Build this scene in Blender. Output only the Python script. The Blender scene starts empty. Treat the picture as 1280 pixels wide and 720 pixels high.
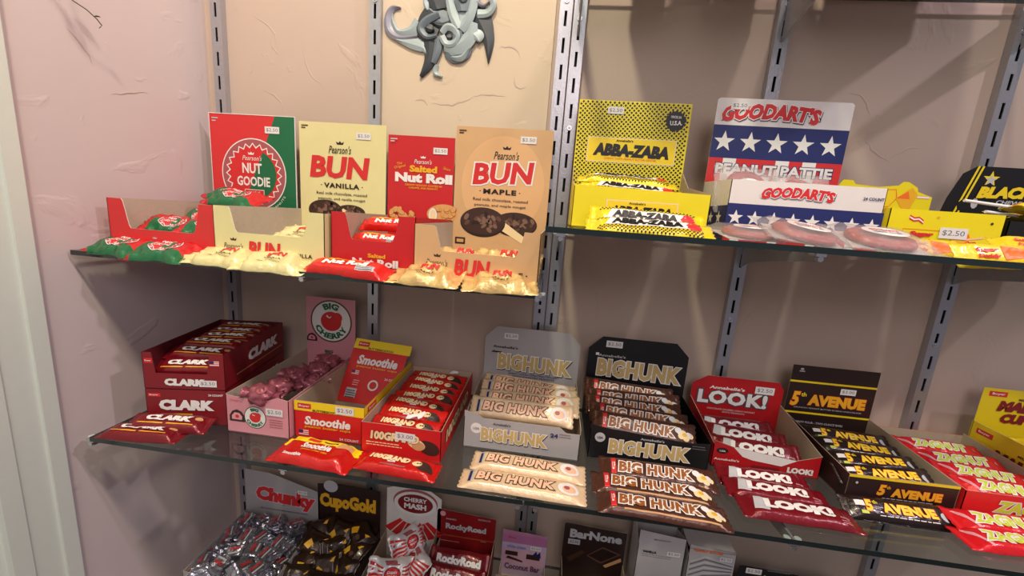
import bpy, bmesh, math, random
from mathutils import Vector, Matrix, Euler, noise
PI = math.pi
S = bpy.context.scene
COL = S.collection
H = 1.40                      # camera height above the floor; heights below are relative to it

def lin(c):
    return tuple(((v/12.92) if v <= .04045 else ((v+.055)/1.055)**2.4) for v in c)

# ------------------------------------------------------------------ camera
yaw, pitch, roll, fpx = math.radians(5.661), math.radians(10.587), math.radians(4.274), 488.1
cd = bpy.data.cameras.new('camera'); cam = bpy.data.objects.new('camera', cd); COL.objects.link(cam)
cd.sensor_width = 36; cd.lens = fpx/1280*36; cd.clip_start = .01
Mc = Matrix.Rotation(yaw, 4, 'Z') @ Matrix.Rotation(PI/2-pitch, 4, 'X') @ Matrix.Rotation(roll, 4, 'Z')
Mc.translation = (0, -.75, H)
cam.matrix_world = Mc
S.camera = cam
# ------------------------------------------------------------------ view, world, lamps
S.view_settings.view_transform = 'Standard'; S.view_settings.look = 'None'
S.view_settings.gamma = 1; S.view_settings.use_curve_mapping = False
S.view_settings.exposure = 0.0
S.cycles.max_bounces = 10; S.cycles.transparent_max_bounces = 16
w = bpy.data.worlds.new('shop_room_light'); S.world = w; w.use_nodes = True
w.node_tree.nodes['Background'].inputs[0].default_value = (*lin((.88, .86, .92)), 1)
w.node_tree.nodes['Background'].inputs[1].default_value = .26

def lamp(name, loc, target, power, size, col, cone=None):
    if cone:
        l = bpy.data.lights.new(name, 'SPOT'); l.spot_size = math.radians(cone); l.spot_blend = .6; l.shadow_soft_size = size
    else:
        l = bpy.data.lights.new(name, 'AREA'); l.size = size
    l.energy = power; l.color = lin(col)
    o = bpy.data.objects.new(name, l); COL.objects.link(o); o.location = loc
    o.rotation_euler = (Vector(target)-Vector(loc)).to_track_quat('-Z', 'Y').to_euler()
    return o
lamp('ceiling_lamp', (-.22, -.85, H+1.30), (-.42, -.1, H+.1), 62, .06, (1, .94, .82), 115)
lamp('ceiling_lamp', (.50, -.85, H+1.35), (.3, -.1, H-.1), 26, .04, (1, .91, .88), 115)
lamp('ceiling_lamp', (1.65, -.75, H+1.30), (.7, -.1, H-.1), 50, .04, (1, .92, .98), 115)
lamp('ceiling_panel', (.3, -1.9, H+1.0), (-.1, 0, H+.1), 12, 1.0, (1, .94, .94))

# ------------------------------------------------------------------ materials
MATS = {}
def mat(name, rgb=(.5, .5, .5), rough=.5, metal=0., bump=0., scale=80., var=.04, coat=0., detail=3):
    if name in MATS: return MATS[name]
    m = bpy.data.materials.new(name); m.use_nodes = True; nt = m.node_tree; b = nt.nodes['Principled BSDF']
    c = lin(rgb)
    tc = nt.nodes.new('ShaderNodeTexCoord'); n = nt.nodes.new('ShaderNodeTexNoise')
    n.inputs['Scale'].default_value = scale; n.inputs['Detail'].default_value = detail
    nt.links.new(tc.outputs['Object'], n.inputs['Vector'])
    r = nt.nodes.new('ShaderNodeMixRGB'); r.blend_type = 'MIX'
    r.inputs[1].default_value = (*[v*(1-var*2) for v in c], 1); r.inputs[2].default_value = (*[min(1, v*(1+var*2)) for v in c], 1)
    nt.links.new(n.outputs['Fac'], r.inputs[0]); nt.links.new(r.outputs[0], b.inputs['Base Color'])
    b.inputs['Roughness'].default_value = rough; b.inputs['Metallic'].default_value = metal
    if coat: b.inputs['Coat Weight'].default_value = coat; b.inputs['Coat Roughness'].default_value = .12
    if bump:
        bn = nt.nodes.new('ShaderNodeBump'); bn.inputs['Strength'].default_value = bump; bn.inputs['Distance'].default_value = .002
        nt.links.new(n.outputs['Fac'], bn.inputs['Height']); nt.links.new(bn.outputs[0], b.inputs['Normal'])
    MATS[name] = m
    return m
def ink(name, rgb): return mat('ink_'+name, rgb, .45, var=.01)
def card(name, rgb): return mat('card_'+name, rgb, .42, var=.02, scale=40)
def foil(name, rgb, metal=.15, rough=.28, bump=.5): return mat('film_'+name, rgb, rough, metal, bump, 130, .06, coat=.3)

WHITE = ink('white', (.93, .92, .90)); BLACK = ink('black', (.06, .055, .06)); RED = ink('red', (.83, .17, .17))
NAVY = ink('navy', (.12, .16, .40)); YEL = ink('yellow', (.96, .84, .10)); DYEL = ink('gold', (.93, .70, .14))
GREY = ink('grey', (.45, .45, .46)); BROWN = ink('brown', (.27, .17, .12)); DBROWN = ink('dark_brown', (.15, .09, .07))
GREEN = ink('green', (.06, .42, .25)); CREAM = ink('cream', (.95, .86, .66)); PINK = ink('pink', (.90, .62, .66))
ORANGE = ink('orange', (.95, .45, .15)); MAUVE = ink('mauve', (.66, .35, .36)); TAN = ink('tan', (.82, .62, .42))
LGREY = ink('light_grey', (.75, .75, .76)); PEACH = ink('peach', (.97, .76, .62)); LIME = ink('lime', (.80, .86, .25))
MAROON = ink('maroon', (.50, .08, .12)); NUT = ink('peanut', (.86, .64, .38)); CHOC = ink('chocolate', (.24, .15, .12))
CHOC2 = ink('chocolate_light', (.38, .26, .21)); HUNKGOLD = ink('letter_gold', (.80, .69, .45)); SILVERINK = ink('silver', (.80, .80, .82))
STICK = mat('sticker_paper', (.90, .89, .88), .5, var=.01)
KRAFT = mat('inside_board', (.72, .65, .56), .8, var=.05, scale=200)
GREYBOARD = mat('inside_grey_board', (.74, .69, .61), .8, var=.05, scale=200)

# ------------------------------------------------------------------ object helpers
def link(o): COL.objects.link(o); return o
def mesh_obj(name, verts, faces, mats, parent=None, fm=None, smooth=False):
    me = bpy.data.meshes.new(name); me.from_pydata([tuple(v) for v in verts], [], faces)
    for m in (mats if isinstance(mats, (list, tuple)) else [mats]): me.materials.append(m)
    if fm:
        for p, i in zip(me.polygons, fm): p.material_index = i
    if smooth:
        for p in me.polygons: p.use_smooth = True
    me.update()
    o = bpy.data.objects.new(name, me); link(o)
    if parent: o.parent = parent
    return o
def bm_obj(name, bm, mats, parent=None, smooth=False):
    me = bpy.data.meshes.new(name); bm.to_mesh(me); bm.free()
    for m in (mats if isinstance(mats, (list, tuple)) else [mats]): me.materials.append(m)
    if smooth:
        for p in me.polygons: p.use_smooth = True
    o = bpy.data.objects.new(name, me); link(o)
    if parent: o.parent = parent
    return o
def tag(o, label, cat, group=None):
    o['label'] = label; o['category'] = cat
    if group: o['group'] = group
    return o
def structure(o): o['kind'] = 'structure'; return o
def thing(name, label, cat, loc, rz=0., group=None, rot=None):
    o = bpy.data.objects.new(name, None); link(o); o.empty_display_size = .01
    o.location = (loc[0], loc[1], H+loc[2]); o.rotation_euler = rot if rot else (0, 0, rz)
    return tag(o, label, cat, group)
lay = random.Random(77)
def dup(src, label, loc, rot=(0, 0, 0), group=None, scale=1.):
    if rot[0] > .2: rot = (rot[0]+lay.uniform(-.08, .08), rot[1]+lay.uniform(-.05, .05), rot[2]+lay.uniform(-.045, .045))
    r = src.copy(); link(r); r.location = (loc[0], loc[1], H+loc[2]); r.rotation_euler = rot; r.scale = (scale,)*3
    r['label'] = label
    if group: r['group'] = group
    for ch in list(src.children):
        c = ch.copy(); link(c); c.parent = r
        for g in list(ch.children):
            d = g.copy(); link(d); d.parent = c
    return r
def add_box(bm, x0, x1, y0, y1, z0, z1, mi=0):
    vs = [bm.verts.new(p) for p in ((x0, y0, z0), (x1, y0, z0), (x1, y1, z0), (x0, y1, z0), (x0, y0, z1), (x1, y0, z1), (x1, y1, z1), (x0, y1, z1))]
    for f in ((0, 3, 2, 1), (4, 5, 6, 7), (0, 1, 5, 4), (1, 2, 6, 5), (2, 3, 7, 6), (3, 0, 4, 7)):
        bm.faces.new([vs[i] for i in f]).material_index = mi
def add_cyl(bm, c, r, h, axis='Z', n=16, mi=0, r2=None):
    M = {'Z': Matrix(), 'Y': Matrix.Rotation(-PI/2, 4, 'X'), 'X': Matrix.Rotation(PI/2, 4, 'Y')}[axis]
    g = bmesh.ops.create_cone(bm, cap_ends=True, segments=n, radius1=r, radius2=r if r2 is None else r2, depth=h, matrix=Matrix.Translation(c) @ M)
    for v in g['verts']:
        for f in v.link_faces: f.material_index = mi
def box_obj(name, b, m, parent=None):
    bm = bmesh.new(); add_box(bm, *b); return bm_obj(name, bm, m, parent)

# ------------------------------------------------------------------ printed artwork
TXT = {}
def text_raw(body, bold, shear, space):
    k = (body, bold, shear, space)
    if k in TXT: return TXT[k]
    cu = bpy.data.curves.new('t', 'FONT'); cu.body = body; cu.size = 1; cu.offset = bold; cu.shear = shear
    cu.resolution_u = 2; cu.space_character = space; cu.fill_mode = 'FRONT'
    o = bpy.data.objects.new('t', cu); link(o)
    me = bpy.data.meshes.new_from_object(o)
    V = [(v.co.x, v.co.y) for v in me.vertices]; F = [tuple(p.vertices) for p in me.polygons]
    bpy.data.objects.remove(o); bpy.data.curves.remove(cu); bpy.data.meshes.remove(me)
    TXT[k] = (V, F); return TXT[k]
def T(body, cx, cy, w_, h_, m, bold=.02, shear=0., ol=None, olb=.05, rot=0., arc=None, space=1.0, under=None, bow=0.):
    """text centred on cx, cy and fitted to w_ x h_; ol = outline material; arc = (radius, up?)"""
    out = []
    V, F = text_raw(body, bold, shear, space)
    x0 = min(v[0] for v in V); x1 = max(v[0] for v in V); y0 = min(v[1] for v in V); y1 = max(v[1] for v in V)
    sx, sy = w_/(x1-x0), h_/(y1-y0)
    for (b, mm, dx, dy) in ([(olb, under, .04, -.04)] if under else []) + ([(olb, ol, 0, 0)] if ol else []) + [(bold, m, 0, 0)]:
        V, F = text_raw(body, b, shear, space)
        P = []
        for x, y in V:
            X = ((x+dx)-(x0+x1)/2)*sx; Y = ((y+dy)-(y0+y1)/2)*sy
            if bow: Y += bow*h_*(1-(2*X/w_)**2)
            if arc:
                R_, up = arc
                if up: a = X/R_; X, Y = (R_+Y)*math.sin(a), (R_+Y)*math.cos(a)
                else: a = X/R_; X, Y = (R_-Y)*math.sin(a), -(R_-Y)*math.cos(a)
            c, s = math.cos(rot), math.sin(rot)
            P.append((cx+c*X-s*Y, cy+s*X+c*Y))
        out.append((P, F, mm, 't'))
    return out
def Rc(x, y, w_, h_, m): return [([(x, y), (x+w_, y), (x+w_, y+h_), (x, y+h_)], [(0, 1, 2, 3)], m)]
def Pg(pts, m): return [(list(pts), [tuple(range(len(pts)))], m)]
def El(cx, cy, rx, ry, m, n=28, rot=0.):
    P = []
    for i in range(n):
        a = 2*PI*i/n; x, y = rx*math.cos(a), ry*math.sin(a)
        P.append((cx+x*math.cos(rot)-y*math.sin(rot), cy+x*math.sin(rot)+y*math.cos(rot)))
    return [(P, [tuple(range(n))], m)]
def Star(cx, cy, r, m, n=5, inner=.4, rot=0.):
    P = []
    for i in range(2*n):
        a = PI/2+PI*i/n+rot; q = r if i % 2 == 0 else r*inner; P.append((cx+q*math.cos(a), cy+q*math.sin(a)))
    P = [(cx, cy)]+P
    return [(P, [(0, i, i % (2*n)+1) for i in range(1, 2*n+1)], m)]
def Lines(x, y, w_, n, dy, h_, m, seed=1):
    """rows of unreadably small print"""
    rnd = random.Random(seed); out = []
    for i in range(n):
        xx = x
        while xx < x+w_*(1-.1*rnd.random()):
            l = w_*(.05+.09*rnd.random()); out += Rc(xx, y-i*dy, min(l, x+w_-xx), h_, m); xx += l+w_*.02
    return out
def price(cx, cy, s='$2.50', wd=.022, rot=0.):
    h = wd*.42
    c, sn = math.cos(rot), math.sin(rot)
    q = [(cx+c*a-sn*b, cy+sn*a+c*b) for a, b in ((-wd/2, -h/2), (wd/2, -h/2), (wd/2, h/2), (-wd/2, h/2))]
    return [(a_[0], a_[1], a_[2], 's') for a_ in Pg(q, STICK) + T(s, cx, cy, wd*.8, h*.55, GREY, bold=.005, rot=rot)]
def art(name, items, frame, parent, surf=None, cuts=None, eps=.00025, step=.00004):
    out = None
    for nm, key, e in ((name, None, 0), ('printed_lettering', 't', .0006), ('price_sticker', 's', .0009)):
        sel = [(i[0], i[1], i[2]) for i in items if (i[3] if len(i) > 3 else None) == key]
        if sel: out = art_layer(nm, sel, frame, parent, surf, cuts, eps+e, step)
    return out
def art_layer(name, items, frame, parent, surf, cuts, eps, step):
    """flat print as a thin mesh; frame = (origin, u, v, w) in the parent's space; surf(u, v) gives the height"""
    bm = bmesh.new(); mats = []; layer = {}
    o, U, V_, W = [Vector(a) for a in frame]
    zl = bm.verts.layers.float.new('lay')
    k = 0; last = None
    for q_, (P, F, m) in enumerate(items):
        if m is not last: k += 1; last = m
        par = list(range(len(P)))                 # islands (single letters) get their own hair-fine layer
        def find(a):
            while par[a] != a: par[a] = par[par[a]]; a = par[a]
            return a
        for f in F:
            for b in f[1:]: par[find(b)] = find(f[0])
        isl = {}
        if m not in mats: mats.append(m)
        mi = mats.index(m)
        vs = []
        for vi, p in enumerate(P):
            c_ = isl.setdefault(find(vi), len(isl))
            v = bm.verts.new((p[0], p[1], 0)); v[zl] = eps+min(k, 90)*step+(q_ % 6)*.000004+(c_ % 3)*.000006; vs.append(v)
        for f in F:
            if len(set(f)) > 2:
                try: bm.faces.new([vs[i] for i in f]).material_index = mi
                except ValueError: pass
    if cuts:
        for (ax, vals) in cuts:
            for c in vals:
                n = (1, 0, 0) if ax == 0 else (0, 1, 0); co = (c, 0, 0) if ax == 0 else (0, c, 0)
                bmesh.ops.bisect_plane(bm, geom=bm.verts[:]+bm.edges[:]+bm.faces[:], plane_co=co, plane_no=n)
    for v in bm.verts:
        x, y = v.co.x, v.co.y; z = v[zl]+(surf(x, y) if surf else 0)
        v.co = o+U*x+V_*y+W*z
    return bm_obj(name, bm, mats, parent)

def panel(name, poly, frame, m_out, m_in, parent, th=.0009, items=None, art_name='printed_artwork', edge=None):
    o, U, V_, W = [Vector(a) for a in frame]
    n = len(poly)
    vs = [o+U*p[0]+V_*p[1] for p in poly]+[o+U*p[0]+V_*p[1]-W*th for p in poly]
    fs = [tuple(range(n)), tuple(range(2*n-1, n-1, -1))]+[(i, i+n, (i+1) % n+n, (i+1) % n) for i in range(n)]
    ob = mesh_obj(name, vs, fs, [m_out, m_in, edge or m_in], parent, [0, 1]+[2]*n)
    if items: art(art_name, items, frame, ob)
    return ob

def tray(root, wd, dp, hf, hs, m_out, m_in, front=None, hdr=None, hdr_y=None, hdr_poly=None, hdr_mat=None,
         front_art=None, hdr_art=None, side_art=None, left_art=None, side_poly=None, lean=0., back=True, edge=None):
    """an open display box in its own space: x right, y to the back, z up"""
    fr = ((0, 0, 0), (1, 0, 0), (0, 0, 1), (0, -1, 0))
    panel('front_panel', front or [(0, 0), (wd, 0), (wd, hf), (0, hf)], fr, m_out, m_in, root, items=front_art, edge=edge)
    sp = side_poly or [(0, 0), (dp, 0), (dp, hs), (0, hf)]
    panel('side_panel', sp, ((wd, 0, 0), (0, 1, 0), (0, 0, 1), (1, 0, 0)), m_out, m_in, root, items=side_art, edge=edge)
    lp = [(dp-a, b) for a, b in sp][::-1]
    panel('side_panel', lp, ((0, dp, 0), (0, -1, 0), (0, 0, 1), (-1, 0, 0)), m_out, m_in, root, items=left_art, edge=edge)
    panel('bottom_panel', [(0, 0), (wd, 0), (wd, dp), (0, dp)], ((0, 0, .0012), (1, 0, 0), (0, 1, 0), (0, 0, 1)), m_in, m_in, root)
    if hdr_poly:
        v = Vector((0, math.sin(lean), math.cos(lean))); wv = Vector((0, -math.cos(lean), math.sin(lean)))
        panel('header_card', hdr_poly, ((0, (hdr_y if hdr_y is not None else dp)-.002, 0), (1, 0, 0), v, wv), hdr_mat or m_out, m_in, root, items=hdr_art, edge=edge)
    elif back:
        panel('back_panel', [(0, 0), (wd, 0), (wd, hs), (0, hs)], ((0, dp, 0), (1, 0, 0), (0, 0, 1), (0, -1, 0)), m_in, m_out, root)

# ------------------------------------------------------------------ wrapped sweets
def wrapper(root, L, W, Tk, m, m_end=None, items=None, seed=0, wr=.0006, fin=.009, nu=30, nv=10, flat=4, name='wrapper', end_split=None):
    hx = [-L/2+L*i/nu for i in range(nu+1)]; hy = [-1+2*j/nv for j in range(nv+1)]
    Lb = L-2*fin
    def body(u):
        t = abs(u)/(Lb/2)
        return 0. if t >= 1 else (1-t**10)**.5
    zt = []; zb = []; yy = []
    for i, u in enumerate(hx):
        b = body(u); rt = []; rb = []; ry = []
        for j, s in enumerate(hy):
            nz = noise.noise(Vector((u*70+seed*7.3, s*2.2, seed*3.1)))*wr+noise.noise(Vector((u*190, s*4, seed+9.)))*wr*.5
            e = max(0., 1-abs(s)**flat)**.55
            fz = Tk*.22+math.sin(u*60+seed)*Tk*.05
            top = fz+(Tk-fz)*b*e+nz*(1.6 if abs(s) < 1 else .3)*(1 if b > 0 else 1.8)
            bot = max(0., fz*(1-b*(.35+.65*min(1, e*1.5))) + nz*.2)
            if top < bot+.0004: top = bot+.0004
            rt.append(top); rb.append(bot)
            ry.append(s*W/2*(1.0 if b > 0 else 1.06)+noise.noise(Vector((u*40, seed, s*.3)))*wr*1.5)
        zt.append(rt); zb.append(rb); yy.append(ry)
    vs = []; fs = []; fm = []
    def idx(i, j, t): return t*(nu+1)*(nv+1)+i*(nv+1)+j
    for t in (0, 1):
        for i in range(nu+1):
            for j in range(nv+1):
                xx = hx[i]
                if i in (0, nu): xx += (.0012 if j % 2 else -.0006)*(1 if i else -1)
                vs.append((xx, yy[i][j], (zt if t == 0 else zb)[i][j]))
    for i in range(nu):
        ise = 1 if (m_end and body((hx[i]+hx[i+1])/2) == 0) else 0
        for j in range(nv):
            mi = ise
            if end_split and (hy[j]+hy[j+1])/2 > end_split: mi = 1
            fs.append((idx(i, j, 0), idx(i+1, j, 0), idx(i+1, j+1, 0), idx(i, j+1, 0))); fm.append(mi)
            fs.append((idx(i, j, 1), idx(i, j+1, 1), idx(i+1, j+1, 1), idx(i+1, j, 1))); fm.append(mi)
    for i in range(nu):
        for j in (0, nv):
            q = (idx(i, j, 0), idx(i, j, 1), idx(i+1, j, 1), idx(i+1, j, 0)); fs.append(q if j == 0 else q[::-1]); fm.append(0)
    for j in range(nv):
        for i in (0, nu):
            q = (idx(i, j, 0), idx(i, j+1, 0), idx(i, j+1, 1), idx(i, j, 1)); fs.append(q if i == 0 else q[::-1]); fm.append(1 if m_end else 0)
    ob = mesh_obj(name, vs, fs, [m, m_end or m], root, fm, smooth=True)
    def surf(x, y):
        fi = min(nu-1e-6, max(0, (x+L/2)/L*nu)); fj = min(nv-1e-6, max(0, (y/(W/2)+1)/2*nv))
        i, j = int(fi), int(fj); a, b_ = fi-i, fj-j
        return (zt[i][j]*(1-a)+zt[i+1][j]*a)*(1-b_)+(zt[i][j+1]*(1-a)+zt[i+1][j+1]*a)*b_
    if items:
        art('printed_artwork', items, ((0, 0, 0), (1, 0, 0), (0, 1, 0), (0, 0, 1)), root, surf,
            [(0, hx[1:-1]), (1, [s*W/2 for s in hy[1:-1]])], eps=.0005)
    return ob

def blob(root, rx, ry, rz, m, seed=0, rough=.12, name='wrapper', n=18, power=1.):
    """a crumpled lump of foil or film"""
    bm = bmesh.new(); bmesh.ops.create_uvsphere(bm, u_segments=n+6, v_segments=n-4, radius=1)
    for v in bm.verts:
        d = v.co.normalized(); q = noise.noise(d*2.3+Vector((seed*5.1, 0, 0)))*rough+abs(noise.noise(d*5.+Vector((0, seed*3.3, 0))))*rough*.8
        k = (abs(d.x)**power+abs(d.y)**power+abs(d.z)**power)**(-1/power) if power != 1. else 1.
        v.co = Vector((d.x*rx, d.y*ry, d.z*rz))*(k*(1+q)); v.co.z += rz
    return bm_obj(name, bm, m, root, smooth=True)

# ------------------------------------------------------------------ the room
def plaster(name, rgb, rgb2):
    m = bpy.data.materials.new(name); m.use_nodes = True; nt = m.node_tree; b = nt.nodes['Principled BSDF']
    tc = nt.nodes.new('ShaderNodeTexCoord')
    n1 = nt.nodes.new('ShaderNodeTexNoise'); n1.inputs['Scale'].default_value = 5; n1.inputs['Detail'].default_value = 4; n1.inputs['Distortion'].default_value = .6
    n2 = nt.nodes.new('ShaderNodeTexNoise'); n2.inputs['Scale'].default_value = 55; n2.inputs['Detail'].default_value = 2
    n3 = nt.nodes.new('ShaderNodeTexNoise'); n3.inputs['Scale'].default_value = 9; n3.inputs['Detail'].default_value = 5; n3.inputs['Distortion'].default_value = 1.2
    for n in (n1, n2, n3): nt.links.new(tc.outputs['Object'], n.inputs['Vector'])
    r = nt.nodes.new('ShaderNodeMixRGB'); r.inputs[1].default_value = (*lin(rgb), 1); r.inputs[2].default_value = (*lin(rgb2), 1)
    nt.links.new(n1.outputs['Fac'], r.inputs[0]); nt.links.new(r.outputs[0], b.inputs['Base Color'])
    cr = nt.nodes.new('ShaderNodeValToRGB'); cr.color_ramp.elements[0].position = .60; cr.color_ramp.elements[1].position = .66
    nt.links.new(n3.outputs['Fac'], cr.inputs[0])
    a = nt.nodes.new('ShaderNodeMath'); a.operation = 'MULTIPLY_ADD'; a.inputs[1].default_value = .12
    nt.links.new(n2.outputs['Fac'], a.inputs[0]); nt.links.new(cr.outputs[0], a.inputs[2])
    bn = nt.nodes.new('ShaderNodeBump'); bn.inputs['Strength'].default_value = .35; bn.inputs['Distance'].default_value = .0016
    nt.links.new(a.outputs[0], bn.inputs['Height']); nt.links.new(bn.outputs[0], b.inputs['Normal'])
    b.inputs['Roughness'].default_value = .75
    return m
P_BACK = plaster('plaster_beige_pink', (.75, .67, .61), (.79, .71, .65))
P_LEFT = plaster('plaster_pale_pink', (.80, .745, .745), (.83, .775, .76))
P_LIT = plaster('plaster_lit_bay', (.82, .75, .65), (.85, .78, .68))  # lighter wall colour standing in for the brighter light on one bay
PAINT = mat('door_paint', (.84, .87, .83), .45, var=.01)
FLOOR = mat('floor_vinyl', (.42, .38, .35), .6, var=.06, scale=6)
structure(box_obj('wall_back', (-.72, 3.2, 0, .05, 0, 2.7), P_BACK))
structure(box_obj('wall_left', (-.75, -.697, -.300, 0, 0, 2.7), P_LEFT))
structure(box_obj('floor', (-.75, 3.2, -3, 0, -.05, 0), FLOOR))
bm = bmesh.new()
add_box(bm, -.75, -.689, -.318, -.300, 0, 2.2); add_box(bm, -.75, -.693, -.352, -.318, 0, 2.2); add_box(bm, -.75, -.690, -.372, -.352, 0, 2.2)
structure(bm_obj('trim_1', bm, PAINT))
structure(box_obj('door_1', (-.75, -.700, -1.25, -.372, 0, 2.2), PAINT))
structure(box_obj('lit_bay_board', (-.343, -.034, -.004, 0, H-.09, 2.6), P_LIT))  # thin board added to carry the paler, lit tone of this bay

# trowel ridges left in the plaster
def ridge(pts, wd=.0018, hgt=.0007, pane='back', m=None):
    vs = []; fs = []
    n = len(pts)
    for k, (x, z) in enumerate(pts):
        a = pts[max(0, k-1)]; b = pts[min(n-1, k+1)]; d = Vector((b[0]-a[0], b[1]-a[1])).normalized(); p = Vector((-d.y, d.x))
        q = math.sin(PI*(k+.15)/(n-.7)) if n > 1 else 1
        for s, h in ((-1, 0), (0, 1), (1, 0)):
            X, Z = x+p.x*s*wd*q, z+p.y*s*wd*q
            vs.append((X, -h*hgt*q-.0002-(.004 if pane == 'panel' else 0), H+Z) if pane != 'left' else (-.697+h*hgt*q+.0002, X, H+Z))
    for k in range(n-1):
        for s in (0, 1): fs.append((k*3+s, k*3+s+1, (k+1)*3+s+1, (k+1)*3+s))
    return vs, fs
rv, rf = [], []
def addr(pts, **k):
    v, f = ridge(pts, **k); o = len(rv); rv.extend(v); rf.extend([tuple(i+o for i in q) for q in f])
def curve(p0, p1, bend, n=9, jit=.002, seed=1):
    rnd = random.Random(seed); out = []
    for i in range(n):
        t = i/(n-1); d = (p1[0]-p0[0], p1[1]-p0[1])
        out.append((p0[0]+d[0]*t-d[1]*bend*math.sin(PI*t)+rnd.uniform(-jit, jit), p0[1]+d[1]*t+d[0]*bend*math.sin(PI*t)+rnd.uniform(-jit, jit)))
    return out
for k, (a, b, bd) in enumerate([((-.60, .33), (-.55, .265), .2), ((-.56, .30), (-.545, .262), -.2), ((-.50, .285), (-.46, .21), -.15), ((-.585, .20), (-.545, .155), .25), ((-.61, .225), (-.60, .245), .1), ((-.56, .17), (-.53, .15), -.4)]):
    addr(curve(a, b, bd, seed=k))
for k, (a, b, bd) in enumerate([((-.25, .19), (-.17, .205), -.1), ((-.17, .205), (-.11, .209), .05), ((-.13, .285), (-.09, .27), .3), ((-.10, .24), (-.075, .225), -.3), ((-.28, .19), (-.255, .185), .3)]):
    addr(curve(a, b, bd, seed=k+20), pane='panel')
for k, (a, b, bd) in enumerate([((.50, .17), (.545, .135), -.1), ((.545, .135), (.59, .16), .15), ((.46, .24), (.50, .20), .2), ((.075, -.12), (.085, -.2), .2), ((.36, -.18), (.42, -.14), .3)]):
    addr(curve(a, b, bd, seed=k+40))
for k, (a, b, bd) in enumerate([((-.18, .135), (-.12, .155), .03), ((-.23, .21), (-.20, .17), .1)]):
    addr(curve(a, b, bd, seed=k+60), pane='left', wd=.0012, hgt=.0007)
o = mesh_obj('wall_ridges', rv, rf, P_BACK, None, smooth=True); o.parent = bpy.data.objects['wall_back']; o['kind'] = 'stuff'; o.name = 'plaster_ridges'

# ------------------------------------------------------------------ shelving hardware
CHROME = mat('zinc_steel', (.70, .70, .72), .30, .60, .15, 300, .05)
SLOT_SHADE = mat('slot_shadow_steel', (.05, .05, .055), .6, .3)  # near-black colour stands in for the shade inside the channel
SCREW = mat('screw_steel', (.80, .80, .80), .25, .9)
def standard(x, label, z0=-1.0, z1=.62, phase=0., screws=()):
    root = thing('shelf_standard', label, 'shelf upright', (x, 0, 0))
    W_, D_ = .0215, .0125; pit, sl, sw = .042, .024, .0045
    bm = bmesh.new()
    y1 = -.0005
    add_box(bm, -W_/2, -W_/2+.0016, -D_, y1, z0, z1); add_box(bm, W_/2-.0016, W_/2, -D_, y1, z0, z1)
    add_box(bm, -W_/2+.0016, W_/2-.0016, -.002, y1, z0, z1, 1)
    add_box(bm, -W_/2+.0016, -sw/2, -D_, -D_+.0015, z0, z1); add_box(bm, sw/2, W_/2-.0016, -D_, -D_+.0015, z0, z1)
    z = z0
    k = math.floor((z0-.333-phase)/pit)
    while True:
        c = .333+phase+k*pit                 # slot centre
        a, b = c+sl/2, c+pit-sl/2
        if a > z1: break
        if b > z0: add_box(bm, -sw/2, sw/2, -D_, -D_+.0015, max(a, z0), min(b, z1))
        k += 1
    bm_obj('channel', bm, [CHROME, SLOT_SHADE], root)
    for s in screws:
        bm = bmesh.new(); add_cyl(bm, (0, -D_-.0008, s), .0042, .0016, 'Y', 16); add_cyl(bm, (0, -D_-.0018, s), .0022, .001, 'Y', 12, 1)
        bm_obj('screw', bm, [SCREW, CHROME], root)
    return root
standard(-.664, 'slotted metal upright in the corner beside the left wall', phase=0, screws=(.37,))
standard(-.354, 'slotted metal upright behind the yellow and red cartons on the upper left shelf', phase=.004, screws=(.355, -.3))
standard(-.0165, 'left one of the two slotted uprights side by side in the middle', phase=0, screws=(.36, -.170, -.35))
standard(.0075, 'right one of the two slotted uprights side by side in the middle', phase=.021, screws=(.333, .158, -.122, -.35))
standard(.3345, 'slotted metal upright behind the star-spangled peanut candy carton', phase=-.006, screws=(.36, -.16))
standard(.680, 'slotted metal upright behind the black carton at the right edge', phase=.01, screws=(.33, -.17))

def glass_mat():
    m = bpy.data.materials.new('shelf_glass'); m.use_nodes = True; nt = m.node_tree; nt.nodes.remove(nt.nodes['Principled BSDF'])
    tr = nt.nodes.new('ShaderNodeBsdfTransparent'); tr.inputs[0].default_value = (.86, .90, .88, 1)
    gl = nt.nodes.new('ShaderNodeBsdfGlossy'); gl.inputs['Roughness'].default_value = .03; gl.inputs[0].default_value = (.95, 1, .97, 1)
    lw = nt.nodes.new('ShaderNodeLayerWeight'); lw.inputs['Blend'].default_value = .5
    pw = nt.nodes.new('ShaderNodeMath'); pw.operation = 'POWER'; pw.inputs[1].default_value = 4.5
    fr = nt.nodes.new('ShaderNodeMath'); fr.operation = 'MULTIPLY_ADD'; fr.inputs[1].default_value = .90; fr.inputs[2].default_value = .045
    nt.links.new(lw.outputs['Facing'], pw.inputs[0]); nt.links.new(pw.outputs[0], fr.inputs[0])
    mx = nt.nodes.new('ShaderNodeMixShader')
    nt.links.new(fr.outputs[0], mx.inputs[0]); nt.links.new(tr.outputs[0], mx.inputs[1]); nt.links.new(gl.outputs[0], mx.inputs[2])
    nt.links.new(mx.outputs[0], nt.nodes['Material Output'].inputs[0])
    return m
GLASS = glass_mat()
GEDGE = mat('glass_edge', (.10, .15, .15), .15, 0, var=.1, coat=.5)
GLT = .007
def glass(label, x0, x1, yf, top):
    bm = bmesh.new(); add_box(bm, x0, x1, yf, -.0135, H+top-GLT, H+top)
    for f in bm.faces: f.material_index = 0 if abs(f.normal.z) > .5 else 1
    bmesh.ops.recalc_face_normals(bm, faces=bm.faces)
    for f in bm.faces: f.material_index = 0 if abs(f.normal.z) > .5 else 1
    return tag(bm_obj('glass_shelf', bm, [GLASS, GEDGE]), label, 'glass shelf')
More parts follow.
